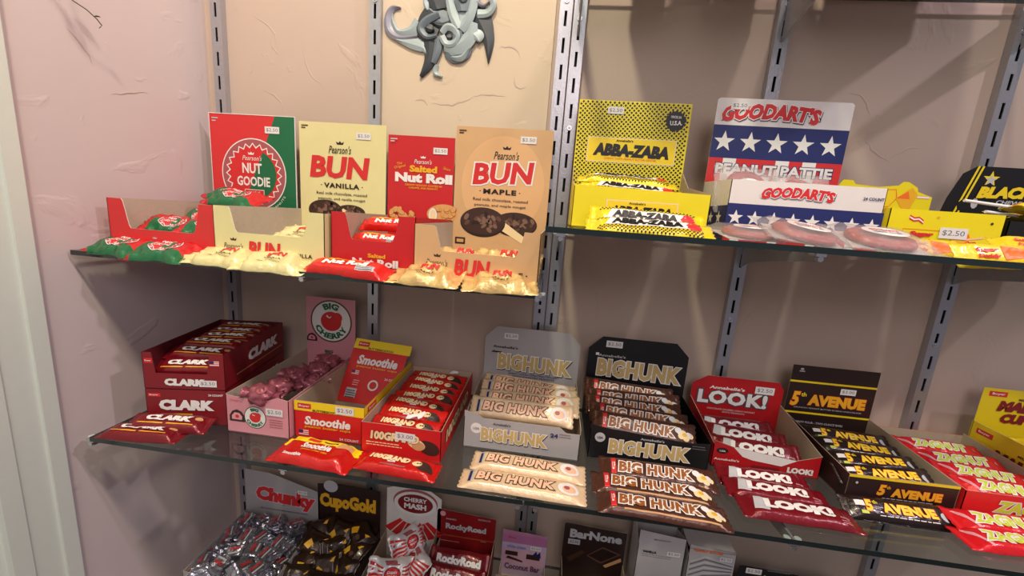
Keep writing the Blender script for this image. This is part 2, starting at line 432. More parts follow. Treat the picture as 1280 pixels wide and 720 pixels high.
ZL, ZR, ZM, ZB, ZU = -.096, -.010, -.368, -.745, .375
glass('upper left glass shelf holding round chocolate cluster cartons', -.690, -.018, -.262, ZL)
glass('upper right glass shelf holding the checkered and starred cartons', -.012, 1.10, -.288, ZR)
glass('left pane of the long middle glass shelf, under the maroon, pink and red cartons', -.655, -.010, -.294, ZM)
glass('right pane of the long middle glass shelf, under the black, red and brown bar cartons', -.008, 1.10, -.292, ZM-.001)
glass('lowest glass shelf under the silver foil cubes, mostly out of view', -.66, 1.10, -.30, ZB)
glass('topmost glass shelf at the upper right edge, seen from below', .0, 1.10, -.28, ZU)

CLIP = mat('clip_chrome', (.85, .85, .86), .15, .9)
RUB = mat('clear_rubber', (.80, .82, .80), .25, 0, coat=.4)
def bracket(x, top, yf, label, h1=.032, h0=.013):
    root = thing('shelf_bracket', label, 'bracket', (x, 0, top-GLT-.0005))
    bm = bmesh.new()
    P = [(-.014, -h1-.012), (-.014, 0), (yf, 0), (yf, -h0), (yf+.03, -h0-.002), (-.04, -h1)]
    a = [bm.verts.new((-.0015, y, z)) for y, z in P]; b = [bm.verts.new((.0015, y, z)) for y, z in P]
    bm.faces.new(a); bm.faces.new(b[::-1])
    for i in range(len(P)): bm.faces.new((a[i], b[i], b[(i+1) % 6], a[(i+1) % 6]))
    bmesh.ops.recalc_face_normals(bm, faces=bm.faces)
    bm_obj('arm', bm, CHROME, root)
    bm = bmesh.new(); add_box(bm, -.006, .006, yf-.004, yf+.010, -.006, -.001); add_cyl(bm, (0, yf-.001, -.009), .0035, .006, 'Y', 12)
    bm_obj('clip', bm, CLIP, root)
    bm = bmesh.new()
    for dx in (-.0065, .0065): add_cyl(bm, (dx, yf+.004, -.0022), .0042, .003, 'Z', 14)
    bm_obj('rubber_pad', bm, RUB, root)
bracket(-.664, ZL, -.205, 'shelf bracket under the left end of the upper left shelf')
bracket(-.354, ZL, -.232, 'shelf bracket with shiny clip under the yellow carton on the upper left shelf')
bracket(-.0165, ZL, -.215, 'shelf bracket under the right end of the upper left shelf')
bracket(.0075, ZR, -.215, 'shelf bracket under the left end of the upper right shelf')
bracket(.3345, ZR, -.215, 'shelf bracket with shiny clip under the starred carton')
bracket(.680, ZR, -.215, 'shelf bracket under the upper right shelf near the right edge')
bracket(-.664, ZM, -.284, 'shelf bracket under the left end of the middle shelf')
bracket(-.354, ZM, -.284, 'shelf bracket under the pink and yellow cartons of the middle shelf')
bracket(-.0165, ZM, -.284, 'left of two brackets where the middle shelf panes meet')
bracket(.0075, ZM, -.284, 'right of two brackets where the middle shelf panes meet')
bracket(.3345, ZM, -.284, 'middle shelf bracket with pale pads below the three maroon bars')
bracket(.680, ZM, -.284, 'middle shelf bracket below the red and yellow bars')
bracket(.0075, ZU, -.20, 'topmost bracket at the middle uprights, above the photo', .05)
bracket(.3345, ZU, -.20, 'topmost bracket at the upright behind the starred carton', .05)
bracket(.680, ZU, -.20, 'topmost bracket at the upright by the right edge', .05)
# plain cartons added on the topmost shelf to cast shadows on the wall
WB = card('plain_brown', (.52, .42, .36)); 
for k, (a, b, lab) in enumerate([(.075, .165, 'plain carton added on the topmost shelf to shade the wall above the checkered yellow carton'), (.20, .30, 'small plain carton added on the topmost shelf as shade caster left of the middle right upright'), (.36, .60, 'wide plain carton added on the topmost shelf to shade the wall below')]):
    bm = bmesh.new(); add_box(bm, 0, b-a, 0, .17, 0, .12); bmesh.ops.bevel(bm, geom=bm.edges[:], offset=.0015, segments=1)
    o = bm_obj('carton', bm, WB); o.location = (a, -.215, H+ZU+.0005); tag(o, lab, 'carton')

# ------------------------------------------------------------------ upper left shelf
def notch(w_, hp, hm, ul, ur, c=.012):
    """front panel with a scooped opening between ul and ur"""
    q = [(0, 0), (w_, 0), (w_, hp), (ur+c*.4, hp)]
    for i in range(6): a = PI/2*i/5; q.append((ur-c*(1-math.cos(a))*1.0+ (c*.0), hp-(hp-hm-c)*i/5*.0-(hp-hm)*(1-math.cos(PI*i/5))/2))
    for i in range(6): a = i/5; q.append((ul+c*(1-a), hm+(hp-hm)*(1-math.cos(PI*a))/2))
    q += [(ul-c*.4, hp), (0, hp)]
    out = []
    for p in q:
        if not out or (abs(p[0]-out[-1][0])+abs(p[1]-out[-1][1])) > 1e-6: out.append(p)
    return out
def crown(x, y, s, m): return Pg([(x-s, y), (x+s, y), (x+s*1.3, y+s*.9), (x+s*.5, y+s*.5), (x, y+s*1.1), (x-s*.5, y+s*.5), (x-s*1.3, y+s*.9)], m)
def cookie(cx, cy, rx, ry, seed=1, cut=False):
    rnd = random.Random(seed); out = El(cx, cy-.002, rx, ry, DBROWN)+El(cx, cy, rx*.98, ry*.9, CHOC)
    for i in range(44):
        a = rnd.uniform(0, 2*PI); r = rnd.uniform(0, .82); out += El(cx+rx*r*math.cos(a), cy+ry*r*math.sin(a)*.8+.001, rx*rnd.uniform(.07, .16), ry*rnd.uniform(.08, .15), (DBROWN, CHOC2, ink('chocolate_shine', (.50, .38, .32)))[i//15], 8, rnd.uniform(0, 3))
    return out
def peanuts(cx, cy, s, n, seed):
    rnd = random.Random(seed); out = []
    for i in range(n):
        x, y, a = cx+rnd.uniform(-1, 1)*s*2, cy+rnd.uniform(-.8, .8)*s, rnd.uniform(0, 3)
        out += El(x, y-.0006, s*.62, s*.42, ink('nut_edge', (.66, .42, .22)), 12, a)+El(x, y, s*.56, s*.36, NUT, 12, a)
    return out
C_RED = card('red', (.84, .20, .20)); C_GREEN = card('green', (.08, .42, .26)); C_VAN = card('pale_yellow', (.89, .86, .62))
C_MAPLE = card('caramel', (.83, .67, .48)); C_WHITE = card('white', (.90, .88, .86)); C_YEL = card('yellow', (.93, .86, .08))
C_BLACK = card('black', (.07, .065, .07)); C_SILVER = card('silver_grey', (.68, .67, .67)); C_PINK = card('pink', (.86, .58, .62))
C_MAROON = card('maroon', (.52, .09, .13)); C_BROWN = card('dark_brown', (.17, .10, .09)); C_ZRED = card('bright_red', (.88, .14, .15))
C_LOOK = card('crimson', (.72, .09, .12)); C_BUNW = card('cream_edge', (.90, .86, .80)); C_MALLO = card('mustard_yellow', (.90, .80, .10))

# round red and green cluster carton
W_, Hh = .174, .243
cx, cy, r = .087, .135, .066
hart = Pg([(W_*.77, Hh), (W_, Hh), (W_, .03), (W_*.28, .03)], ink('green2', (.07, .42, .26)))
hart += El(cx, cy, r, r, WHITE, 48)+El(cx, cy, r*.97, r*.97, MAUVE, 48)
hart += Star(cx, cy, r*.88, WHITE, 24, .87)+Star(cx, cy, r*.84, RED, 24, .86)
half = [(cx+r*.70*math.cos(a), cy+r*.70*math.sin(a)) for a in [PI*(-.62+.98*i/20) for i in range(21)]]
hart += Pg(half, GREEN)
hart += crown(cx-.004, cy+.036, .005, WHITE)+T("Pearson's", cx-.002, cy+.030, .040, .009, WHITE, 0, .3)
hart += T('NUT', cx-.003, cy+.011, .040, .019, WHITE, .03)+T('GOODIE', cx-.001, cy-.013, .068, .018, WHITE, .03)
hart += Rc(cx-.020, cy-.041, .040, .013, WHITE)+Rc(cx-.019, cy-.040, .038, .011, RED)+T('MAPLE', cx, cy-.0345, .024, .0055, WHITE, .01)
hart += T('REAL MILK CHOCOLATE PEANUTS', cx, cy, .15, .004, WHITE, 0, arc=(r*1.10, False))
hart += Rc(.006, Hh-.010, .013, .002, LGREY)+Rc(.006, Hh-.015, .008, .002, LGREY)+price(.128, Hh-.026, wd=.029)
hart += Rc(0, 0, .0012, Hh, WHITE)+Rc(W_-.0015, 0, .0015, Hh, WHITE)+Rc(0, Hh-.0012, W_, .0012, WHITE)
fart = crown(.075, .021, .003, LGREY)+T("Pearson's", .075, .015, .026, .006, LGREY, 0, .3)+T('NUT GOODIE', .082, .006, .05, .006, WHITE, .02)
t = thing('display_carton', 'red and green carton with round zigzag badge, nearest the left wall', 'display carton', (-.668, -.225, ZL+.0005), group='cartons on the upper left shelf')
tray(t, W_, .19, .077, .077, C_RED, GREYBOARD, notch(W_, .077, .034, .024, .150), hdr_poly=[(0, 0), (W_, 0), (W_, Hh), (0, Hh)], hdr_art=hart, front_art=fart, edge=C_WHITE)
# yellow round-bar carton
W_, Hh = .169, .237
hart = crown(.080, .199, .006, DBROWN)+T("Pearson's", .080, .190, .044, .014, DBROWN, .005, .3)
hart += T('BUN', .079, .158, .118, .040, RED, .045, .12)
hart += T('VANILLA', .083, .125, .070, .009, DBROWN, .04, space=1.15)+El(.0425, .125, .0012, .0012, DBROWN, 8)+El(.1235, .125, .0012, .0012, DBROWN, 8)
hart += T('Real milk chocolate, roasted', .083, .110, .100, .006, DBROWN, .008)+T('peanuts, and vanilla nougat', .083, .100, .094, .006, DBROWN, .008)
hart += cookie(.100, .078, .030, .015, 3)+Pg([(.066, .068), (.086, .084), (.092, .080), (.074, .064)], CREAM)+cookie(.050, .080, .034, .020, 2)
hart += Rc(.005, Hh-.008, .013, .002, BROWN)+Rc(.005, Hh-.012, .008, .002, BROWN)+price(.126, Hh-.021, wd=.028)+El(.15, .14, .02, .07, ink('pale_yellow_glow', (.93, .88, .64)))[:0]
fart = crown(.030, .030, .004, BROWN)+T("Pearson's", .030, .022, .030, .009, BROWN, 0, .3)+T('BUN', .078, .019, .050, .024, RED, .045, .12)
fart += T('VANILLA', .131, .016, .040, .006, DBROWN, .03, space=1.15)
sart = El(.045, .035, .008, .008, BROWN, 20)+El(.045, .035, .006, .006, CREAM, 20)+Rc(.040, .032, .010, .006, BROWN)
t = thing('display_carton', 'pale yellow carton reading vanilla, second from the left on the top shelf', 'display carton', (-.489, -.232, ZL+.0005), group='cartons on the upper left shelf')
tray(t, W_, .20, .078, .078, C_VAN, GREYBOARD, notch(W_, .078, .042, .024, .146), hdr_poly=[(0, 0), (W_, 0), (W_, Hh), (0, Hh)], hdr_art=hart, front_art=fart, side_art=sart, edge=C_WHITE)
# red nut roll carton
W_, Hh = .124, .222
hart = crown(.066, .184, .004, WHITE)+T("Pearson's", .066, .178, .033, .008, WHITE, 0, .3)
hart += T('The', .022, .173, .010, .005, DYEL, 0, .2, rot=.3)+T('Original', .023, .167, .022, .006, DYEL, 0, .2, rot=.25)+T('Since', .111, .168, .014, .005, DYEL, 0, .2, rot=-.2)
hart += T('Salted', .067, .165, .052, .012, DYEL, .05)+T('Nut Roll', .068, .149, .108, .017, WHITE, .06)
hart += T('CREAMY NOUGAT COATED IN', .068, .136, .070, .0035, DYEL, .01)+T('CARAMEL AND PEANUTS', .068, .131, .055, .0035, DYEL, .01)
hart += El(.106, .088, .030, .017, NUT, 24, .1)+peanuts(.108, .090, .010, 14, 5)+El(.088, .084, .008, .013, WHITE, 18)+El(.088, .084, .0055, .010, CREAM, 18)
hart += peanuts(.028, .083, .011, 14, 8)
hart += Rc(.005, Hh-.008, .013, .002, LGREY)+Rc(.005, Hh-.012, .008, .002, LGREY)+price(.098, Hh-.024, wd=.026)
fart = T('Salted', .068, .024, .026, .006, DYEL, .04)+T('Nut Roll', .066, .014, .068, .011, WHITE, .05)
t = thing('display_carton', 'red carton reading nut roll, between the pale yellow and caramel cartons on the top shelf', 'display carton', (-.316, -.222, ZL+.0005), group='cartons on the upper left shelf')
tray(t, W_, .19, .082, .078, card('nut_red', (.78, .13, .15)), KRAFT, notch(W_, .082, .045, .020, .100), hdr_poly=[(0, 0), (W_, 0), (W_, Hh), (0, Hh)], hdr_art=hart, front_art=fart)
# caramel maple carton
W_, Hh = .172, .243
hart = El(.088, .145, .075, .085, ink('tan_halo', (.88, .70, .50)), 40)
hart += crown(.092, .207, .006, DBROWN)+T("Pearson's", .092, .197, .045, .014, DBROWN, .005, .3)
hart += T('BUN', .088, .166, .112, .038, RED, .04, .15, ol=WHITE, olb=.09, rot=.06)
hart += T('MAPLE', .084, .134, .060, .009, DBROWN, .045, space=1.2)+El(.048, .134, .0012, .0012, DBROWN, 8)+El(.120, .134, .0012, .0012, DBROWN, 8)
hart += T('Real milk chocolate, roasted', .086, .119, .100, .006, DBROWN, .008)+T('peanuts, and maple nougat', .086, .109, .094, .006, DBROWN, .008)
hart += cookie(.116, .080, .040, .022, 6)+Pg([(.080, .082), (.098, .080), (.140, .053), (.130, .045), (.084, .070)], CREAM)+cookie(.056, .080, .042, .027, 7)
hart += Rc(.006, .036, .019, .012, DBROWN)+Rc(.009, .039, .013, .006, TAN)
hart += Rc(.005, Hh-.008, .013, .002, BROWN)+Rc(.005, Hh-.012, .008, .002, BROWN)+price(.129, Hh-.018, wd=.028)
fart = crown(.033, .032, .004, BROWN)+T("Pearson's", .033, .024, .030, .009, BROWN, 0, .3)+T('BUN', .082, .019, .050, .025, RED, .045, .12)
fart += T('MAPLE', .133, .016, .038, .007, DBROWN, .04, space=1.15)+El(.109, .016, .0011, .0011, DBROWN, 8)+El(.157, .016, .0011, .0011, DBROWN, 8)
t = thing('display_carton', 'caramel coloured carton reading maple, rightmost on the upper left shelf', 'display carton', (-.190, -.232, ZL+.0005), group='cartons on the upper left shelf')
tray(t, W_, .20, .074, .074, C_MAPLE, GREYBOARD, notch(W_, .074, .040, .028, .150), hdr_poly=[(0, 0), (W_, 0), (W_, Hh), (0, Hh)], hdr_art=hart, front_art=fart, edge=C_WHITE)

F_RED = foil('red', (.80, .12, .14)); F_GREEN = foil('green', (.08, .42, .24)); F_VAN = foil('pale_yellow', (.91, .87, .62))
F_GOLD = foil('gold', (.90, .77, .50), .35); F_MAROON = foil('maroon', (.48, .06, .11)); F_NUT = foil('nut_red', (.86, .13, .10))
F_SILVER = foil('silver', (.66, .66, .70), .85, .22, .6); F_CREAM = foil('cream', (.94, .82, .66)); F_BROWN = foil('brown', (.34, .20, .15), .25)
F_YEL = foil('yellow', (.95, .84, .08)); F_WHITE = foil('white', (.90, .89, .88)); F_BLACK = foil('dark', (.12, .08, .08)); F_PINK = foil('pink', (.82, .52, .58))
F_ZRED = foil('bright_red', (.88, .10, .14)); F_GRAND = foil('candy_red', (.80, .10, .08)); F_YC = foil('amber_yellow', (.93, .80, .10), .05, .35)

def goodie(label, loc, rot, seed=0, group='red and green foil clusters'):
    t = thing('wrapped_cluster', label, 'wrapped sweet', loc, rot=rot, group=group)
    it = El(.004, .002, .022, .019, WHITE, 28)+El(.004, .002, .0212, .0182, MAUVE, 28)+Star(.004, .002, .018, WHITE, 18, .86)+Star(.004, .002, .017, RED, 18, .85)
    it += Pg([(.004, -.012), (.016, -.008), (.019, .004), (.010, .014), (.006, .004)], GREEN)+T('NUT', .003, .006, .012, .005, WHITE, .03)+T('GOODIE', .003, -.002, .020, .005, WHITE, .03)
    ob = wrapper(t, .098, .056, .017, F_GREEN, None, it, seed, .0034, fin=.012, nu=26, nv=12, flat=2.6)
    # red half of the print
    ob.data.materials[1] = F_RED
    for p in ob.data.polygons:
        c = p.center
        p.material_index = 1 if (c.y > -.002-.25*c.x or c.x < -.030) else 0
    return t
g0 = goodie('red and green foil cluster at the left tip of the upper left shelf', (-.632, -.236, ZL+.001), (.25, 0, -.10), 1)
dup(g0, 'red and green foil cluster lying between the leftmost one and the pale yellow foil ones', (-.555, -.243, ZL+.001), (.25, 0, .05))
dup(g0, 'green foil cluster face down in the left of the red and green carton', (-.620, -.170, ZL+.034), (.5, .1, .25), scale=.85)
dup(g0, 'foil cluster in the middle of the red and green carton', (-.575, -.150, ZL+.044), (.5, .15, -.5))
dup(g0, 'green foil cluster at the back of the red and green carton', (-.600, -.115, ZL+.052), (.3, -.2, .2))
dup(g0, 'red foil cluster low at the right inside the red and green carton', (-.547, -.180, ZL+.034), (.5, 0, .3), scale=.85)
dup(g0, 'foil cluster tilted over the right rim of the red and green carton', (-.537, -.130, ZL+.082), (.30, .04, -.12))
dup(g0, 'foil cluster with pointed red tip sticking up behind the red and green carton front', (-.570, -.100, ZL+.084), (.35, .2, -.25))
def patty(label, loc, rot, m, words, seed, group):
    t = thing('wrapped_patty', label, 'wrapped sweet', loc, rot=rot, group=group)
    it = T('BUN', .002, .006, .026, .010, RED, .06, .12)+T(words, 0, -.004, .022, .003, DBROWN, .02)+Lines(-.016, -.010, .03, 2, .003, .0009, BROWN, seed)
    wrapper(t, .098, .054, .016, m, None, it, seed, .0042, fin=.015, nu=26, nv=12, flat=2.2)
    return t
v0 = patty('pale yellow foil patty in front of the vanilla carton, left one', (-.460, -.243, ZL+.001), (.25, 0, .05), F_VAN, 'VANILLA', 3, 'pale yellow foil patties')
dup(v0, 'pale yellow foil patty in front of the vanilla carton, right one', (-.385, -.246, ZL+.001), (.25, 0, .22))
dup(v0, 'pale yellow foil patty inside the vanilla carton', (-.378, -.19, ZL+.036), (.5, 0, -.1))
m0 = patty('gold foil patty on the shelf between the red bar and the end patty', (-.165, -.244, ZL+.001), (.25, 0, -.05), F_GOLD, 'MAPLE', 5, 'gold foil patties')
dup(m0, 'gold foil patty at the right end of the upper left shelf', (-.066, -.244, ZL+.001), (.25, 0, .12))
dup(m0, 'gold foil patty peeking over the left of the maple carton front', (-.130, -.200, ZL+.022), (.5, .1, .3))
dup(m0, 'gold foil patty peeking over the right of the maple carton front', (-.065, -.19, ZL+.024), (.5, 0, -.1))
def nutroll(label, loc, rot, seed=2):
    t = thing('nut_bar', label, 'candy bar', loc, rot=rot, group='red nut roll bars')
    it = Pg([(-.045, .004), (.02, .004), (.03, .010), (-.04, .010)], ink('orange_red', (.93, .35, .12)))+T('Salted', -.018, .008, .026, .006, DYEL, .05)+T('Nut Roll', 0, -.001, .070, .012, WHITE, .06)
    it += Rc(.020, -.013, .028, .008, LGREY)+Lines(.021, -.007, .025, 3, .0025, .001, BLACK, 3)
    wrapper(t, .135, .034, .017, F_NUT, None, it, seed, .001, fin=.010)
    return t
n0 = nutroll('red nut roll bar lying in front of the red nut roll carton', (-.277, -.246, ZL+.001), (.35, 0, -.08))
n0.scale = (.95,)*3
dup(n0, 'upper red nut bar inside the red nut roll carton', (-.252, -.150, ZL+.062), (.7, 0, .05), scale=.80)
dup(n0, 'lower red nut bar inside the red nut roll carton', (-.262, -.175, ZL+.040), (.7, 0, -.05), scale=.72)

# ------------------------------------------------------------------ upper right shelf
def checks(x0, x1, y0, y1, p, m):
    out = []; j = 0; y = y0
    while y < y1:
        x = x0+(p/2 if j % 2 else 0)
        while x < x1:
            s = p*.30; out += Pg([(x-s, y), (x, y-s), (x+s, y), (x, y+s)], m); x += p
        y += p/2; j += 1
    return out
W_, Hh = .180, .205
hart = checks(.003, W_-.001, .04, Hh-.002, .0072, BLACK)
hart += Rc(.020, .108, .144, .040, CREAM)+Rc(.0215, .1095, .141, .037, YEL)
hart += T('ABBA-ZABA', .092, .128, .124, .020, BLACK, .07, .15, rot=-.01)+T('CHEWY TAFFY, PEANUT BUTTER CENTER', .092, .1145, .085, .0035, ORANGE, .01)+T("Annabelle's", .080, .1435, .028, .0035, BLACK, .03)
hart += Star(.157, .178, .0175, BLACK, 16, .82)+T('MADE IN', .157, .184, .016, .004, WHITE, .02, rot=-.05)+T('U.S.A.', .158, .175, .019, .007, WHITE, .04, rot=.05)
hart += price(.060, Hh-.015, wd=.026)
fart = Rc(.045, .010, .095, .030, CREAM)+Rc(.0465, .0115, .092, .027, YEL)+T('ABBA-ZABA', .092, .026, .082, .013, BLACK, .07, .15)+T("Annabelle's", .086, .0365, .022, .003, BLACK, .02)
t = thing('display_carton', 'yellow carton with black checked back card, left end of the upper right shelf', 'display carton', (.020, -.195, ZR+.0005), group='cartons on the upper right shelf')
tray(t, W_, .145, .055, .060, C_YEL, KRAFT, [(0, 0), (W_, 0), (W_, .054), (0, .057)], hdr_poly=[(0, 0), (W_, 0), (W_, Hh), (0, Hh)], hdr_art=hart, front_art=fart, hdr_mat=C_YEL, side_poly=[(0, 0), (.145, 0), (.145, .10), (.10, .07), (0, .055)])
def abba(label, loc, rot):
    t = thing('checked_bar', label, 'candy bar', loc, rot=rot, group='white bars with yellow and black checks')
    it = checks(-.060, .060, -.0135, -.006, .0045, BLACK)+checks(-.060, .060, .010, .0145, .0045, BLACK)
    it += Pg([(-.052, -.005), (.050, -.005), (.056, .0095), (-.046, .0095)], WHITE)+T('ABBA-ZABA', -.004, .002, .082, .011, BLACK, .07, .15)+Star(.050, .001, .010, RED, 12, .8)
    wrapper(t, .148, .034, .012, F_YEL, None, it, 4, .001, fin=.012)
    return t
a0 = abba('white and yellow checked bar lying foremost before the checked carton', (.110, -.262, ZR+.001), (.55, 0, -.02))
dup(a0, 'white and yellow checked bar propped behind the foremost one at the checked carton', (.112, -.232, ZR+.012), (.95, 0, -.05), scale=.96)
dup(a0, 'topmost checked bar inside the yellow checked carton', (.100, -.120, ZR+.068), (.35, 0, -.06))
dup(a0, 'checked bar second from the top inside the yellow checked carton', (.105, -.145, ZR+.052), (.5, 0, -.04))
dup(a0, 'lowest checked bar showing inside the yellow checked carton', (.110, -.165, ZR+.040), (.5, 0, 0))
# starred peanut patty carton
W_, Hh = .200, .214
hart = Rc(0, .124, W_, .050, NAVY)+Rc(0, 0, W_, .124, RED)
for k in range(5): hart += Rc(.022+k*.040, 0, .020, .124, WHITE) if k in (0, 2, 3) else []
for k in range(5): hart += Star(.019+k*.0395, .149, .0165, WHITE)
hart += T('PEANUT PATTIE', .100, .108, .176, .016, WHITE, .04, ol=NAVY, olb=.09)
hart += T("GOODART'S", .082, .190, .146, .024, RED, .06, .2, ol=WHITE, olb=.11, under=NAVY, bow=.25)+price(.034, Hh-.011, wd=.026)
fart = Rc(0, .010, W_, .038, NAVY)+Rc(0, 0, W_, .010, RED)
for k in range(4): fart += Rc(.010+k*.05, 0, .012, .010, WHITE)
for k in range(8): fart += Star(.0125+k*.0250, .029, .0105, WHITE)
fart += T("GOODART'S", .088, .063, .094, .015, RED, .06, .2, ol=WHITE, olb=.11, under=NAVY, bow=.25)+T('24 COUNT', .183, .065, .026, .004, NAVY, .03)
lart = Rc(0, 0, .105, .045, NAVY)+Star(.02, .028, .010, WHITE)+Star(.05, .028, .010, WHITE)+Star(.08, .028, .010, WHITE)
t = thing('display_carton', 'white carton with red title and white stars on a blue band, upper right shelf', 'display carton', (.234, -.165, ZR+.0005), group='cartons on the upper right shelf')
tray(t, .198, .105, .080, .085, C_WHITE, KRAFT, hdr_poly=[(0, 0), (W_, 0), (W_, Hh-.003), (W_-.004, Hh), (.004, Hh), (0, Hh-.003)], hdr_art=hart, front_art=fart, left_art=lart)
FILM = None
def film_mat():
    m = bpy.data.materials.new('clear_film'); m.use_nodes = True; nt = m.node_tree; nt.nodes.remove(nt.nodes['Principled BSDF'])
    tr = nt.nodes.new('ShaderNodeBsdfTransparent'); tr.inputs[0].default_value = (.96, .94, .93, 1)
    gl = nt.nodes.new('ShaderNodeBsdfGlossy'); gl.inputs['Roughness'].default_value = .18
    di = nt.nodes.new('ShaderNodeBsdfDiffuse'); di.inputs[0].default_value = (.85, .82, .82, 1)
    n = nt.nodes.new('ShaderNodeTexNoise'); n.inputs['Scale'].default_value = 90
    bn = nt.nodes.new('ShaderNodeBump'); bn.inputs['Strength'].default_value = .6; bn.inputs['Distance'].default_value = .002
    nt.links.new(n.outputs['Fac'], bn.inputs['Height']); nt.links.new(bn.outputs[0], gl.inputs['Normal'])
    m1 = nt.nodes.new('ShaderNodeMixShader'); m1.inputs[0].default_value = .12; m2 = nt.nodes.new('ShaderNodeMixShader'); m2.inputs[0].default_value = .16
    nt.links.new(tr.outputs[0], m1.inputs[1]); nt.links.new(di.outputs[0], m1.inputs[2]); nt.links.new(m1.outputs[0], m2.inputs[1]); nt.links.new(gl.outputs[0], m2.inputs[2])
    nt.links.new(m2.outputs[0], nt.nodes['Material Output'].inputs[0]); return m
FILM = film_mat()
PATTY = mat('pink_peanut_candy', (.66, .26, .23), .4, bump=.9, scale=120, var=.12)
def peanut_patty(label, loc, rot):
    t = thing('peanut_patty', label, 'wrapped sweet', loc, rot=rot, group='round pink peanut patties in clear film')
    bm = bmesh.new(); bmesh.ops.create_uvsphere(bm, u_segments=28, v_segments=14, radius=1)
    for v in bm.verts:
        n_ = noise.noise(v.co*6)*.10; v.co = Vector((v.co.x*(.035+n_*.02), v.co.y*(.035+n_*.02), max(-.0035, min(.0045, v.co.z*.009+n_*.004))+.0045))
    bm_obj('patty', bm, PATTY, t, True)
    wrapper(t, .100, .086, .014, FILM, None, None, 7, .0015, fin=.010, nu=18, nv=12, flat=3, name='clear_wrap')
    box_obj('backing_card', (-.040, .040, -.030, .030, -.0008, 0), C_WHITE, t)
    art('round_label', El(.002, 0, .024, .016, WHITE, 26)+T("GOODART'S", .002, .004, .030, .006, RED, .05, .2)+T('PEANUT PATTIE', .002, -.005, .028, .004, NAVY, .03), ((0, 0, .0135), (1, 0, 0), (0, 1, 0), (0, 0, 1)), t)
    return t
p0 = peanut_patty('film wrapped pink patty lying rightmost before the starred carton', (.385, -.232, ZR+.010), (.30, .05, -.12))
dup(p0, 'film wrapped pink patty lying in the middle before the starred carton', (.300, -.230, ZR+.010), (.28, .12, -.15))
dup(p0, 'film wrapped pink patty lying leftmost before the starred carton', (.238, -.226, ZR+.006), (.18, 0, .1), scale=.85)
dup(p0, 'film wrapped pink patty standing at the left inside the starred carton', (.274, -.115, ZR+.070), (1.15, 0, .05), scale=.9)
dup(p0, 'film wrapped pink patty standing at the right inside the starred carton', (.348, -.115, ZR+.062), (1.15, 0, -.05), scale=.9)
# yellow carton with candy shaped header
fl = lambda x, y, s=1.: Pg([(x-.009*s, y+.003*s), (x-.003*s, y), (x+.003*s, y+.001*s), (x+.009*s, y-.003*s), (x+.009*s, y-.009*s), (x+.003*s, y-.005*s), (x-.003*s, y-.006*s), (x-.009*s, y-.003*s)], RED)+Pg([(x-.009*s, y+.001*s), (x-.003*s, y-.002*s), (x+.003*s, y-.001*s), (x+.009*s, y-.005*s), (x+.009*s, y-.007*s), (x+.003*s, y-.003*s), (x-.003*s, y-.004*s), (x-.009*s, y-.001*s)], WHITE)
fart = fl(.034, .046)+fl(.108, .018)+Rc(.020, .030, .060, .0007, ORANGE)+Rc(.020, .006, .0007, .024, ORANGE)+Rc(.020, .006, .060, .0007, ORANGE)
fart += T('Sugar', .044, .024, .030, .008, RED, .08, .1)+T('Daddies', .050, .014, .034, .008, RED, .08, .1)+El(.092, .022, .012, .010, ORANGE, 10)+El(.091, .022, .010, .008, DYEL, 10)
fart += Pg([(.100, .020), (.120, .024), (.120, .026), (.100, .0225)], PEACH)+price(.082, .028, wd=.034)
fart += El(.125, .044, .0018, .0018, BROWN, 8)+El(.012, .012, .0022, .0022, ORANGE, 8)+El(.06, .048, .0018, .0015, DYEL, 8)+El(.128, .010, .002, .0015, DYEL, 8)
hp = [(0, 0), (.140, 0), (.140, .085), (.118, .092), (.116, .098), (.102, .106), (.094, .106), (.088, .100), (.060, .096), (.025, .098), (.020, .104), (.006, .104), (0, .096)]
hart = Pg([(.004, .060), (.080, .066), (.090, .080), (.086, .094), (.06, .092), (.004, .086)], ORANGE)+Pg([(.004, .0612), (.080, .0672), (.088, .080), (.085, .0925), (.06, .091), (.004, .085)], YEL)
hart += T('Babies', .050, .076, .040, .012, RED, .08, .1)+Pg([(.088, .080), (.108, .098), (.118, .088), (.112, .066), (.100, .064)], DYEL)+Pg([(.088, .080), (.104, .092), (.108, .080)], ORANGE)+Rc(.118, .082, .018, .004, ORANGE)+Rc(.118, .0825, .018, .003, WHITE)
t = thing('display_carton', 'yellow carton with a sweet-shaped back card right of the starred carton', 'display carton', (.445, -.160, ZR+.0005), group='cartons on the upper right shelf')
tray(t, .140, .115, .056, .060, C_YEL, KRAFT, hdr_poly=hp, hdr_art=hart, front_art=fart, left_art=None, hdr_mat=C_YEL)
STICKM = mat('paper_stick', (.93, .92, .90), .6)
def taffy(label, loc, rot, L=.075, wd=.030, group='yellow caramel pops on white sticks'):
    t = thing('caramel_pop', label, 'lollipop', loc, rot=rot, group=group)
    it = Pg([(L*.05, -wd*.3), (L*.40, -wd*.15), (L*.40, wd*.2), (L*.05, wd*.3)], ORANGE)+T('Sugar', -L*.15, .003, L*.3, .006, RED, .06, .2)+T('Daddy', -L*.15, -.005, L*.3, .006, RED, .06, .2)
    wrapper(t, L, wd, .011, F_YC, None, it, 6, .0012, fin=.007, nu=18, nv=8)
    bm = bmesh.new(); add_cyl(bm, (L/2+.022, 0, .004), .0020, .055, 'X', 10); bm_obj('stick', bm, STICKM, t)
    return t
y0 = taffy('amber wrapped pop standing nearest the price tag in front of the yellow carton', (.448, -.215, ZR+.003), (1.0, 0, -.1))
dup(y0, 'amber wrapped pop lying foremost before the yellow carton', (.485, -.255, ZR+.002), (.9, 0, -.05))
dup(y0, 'amber wrapped pop with orange tip and stick reaching the right edge of the photo', (.545, -.235, ZR+.014), (.6, -.05, -.05))
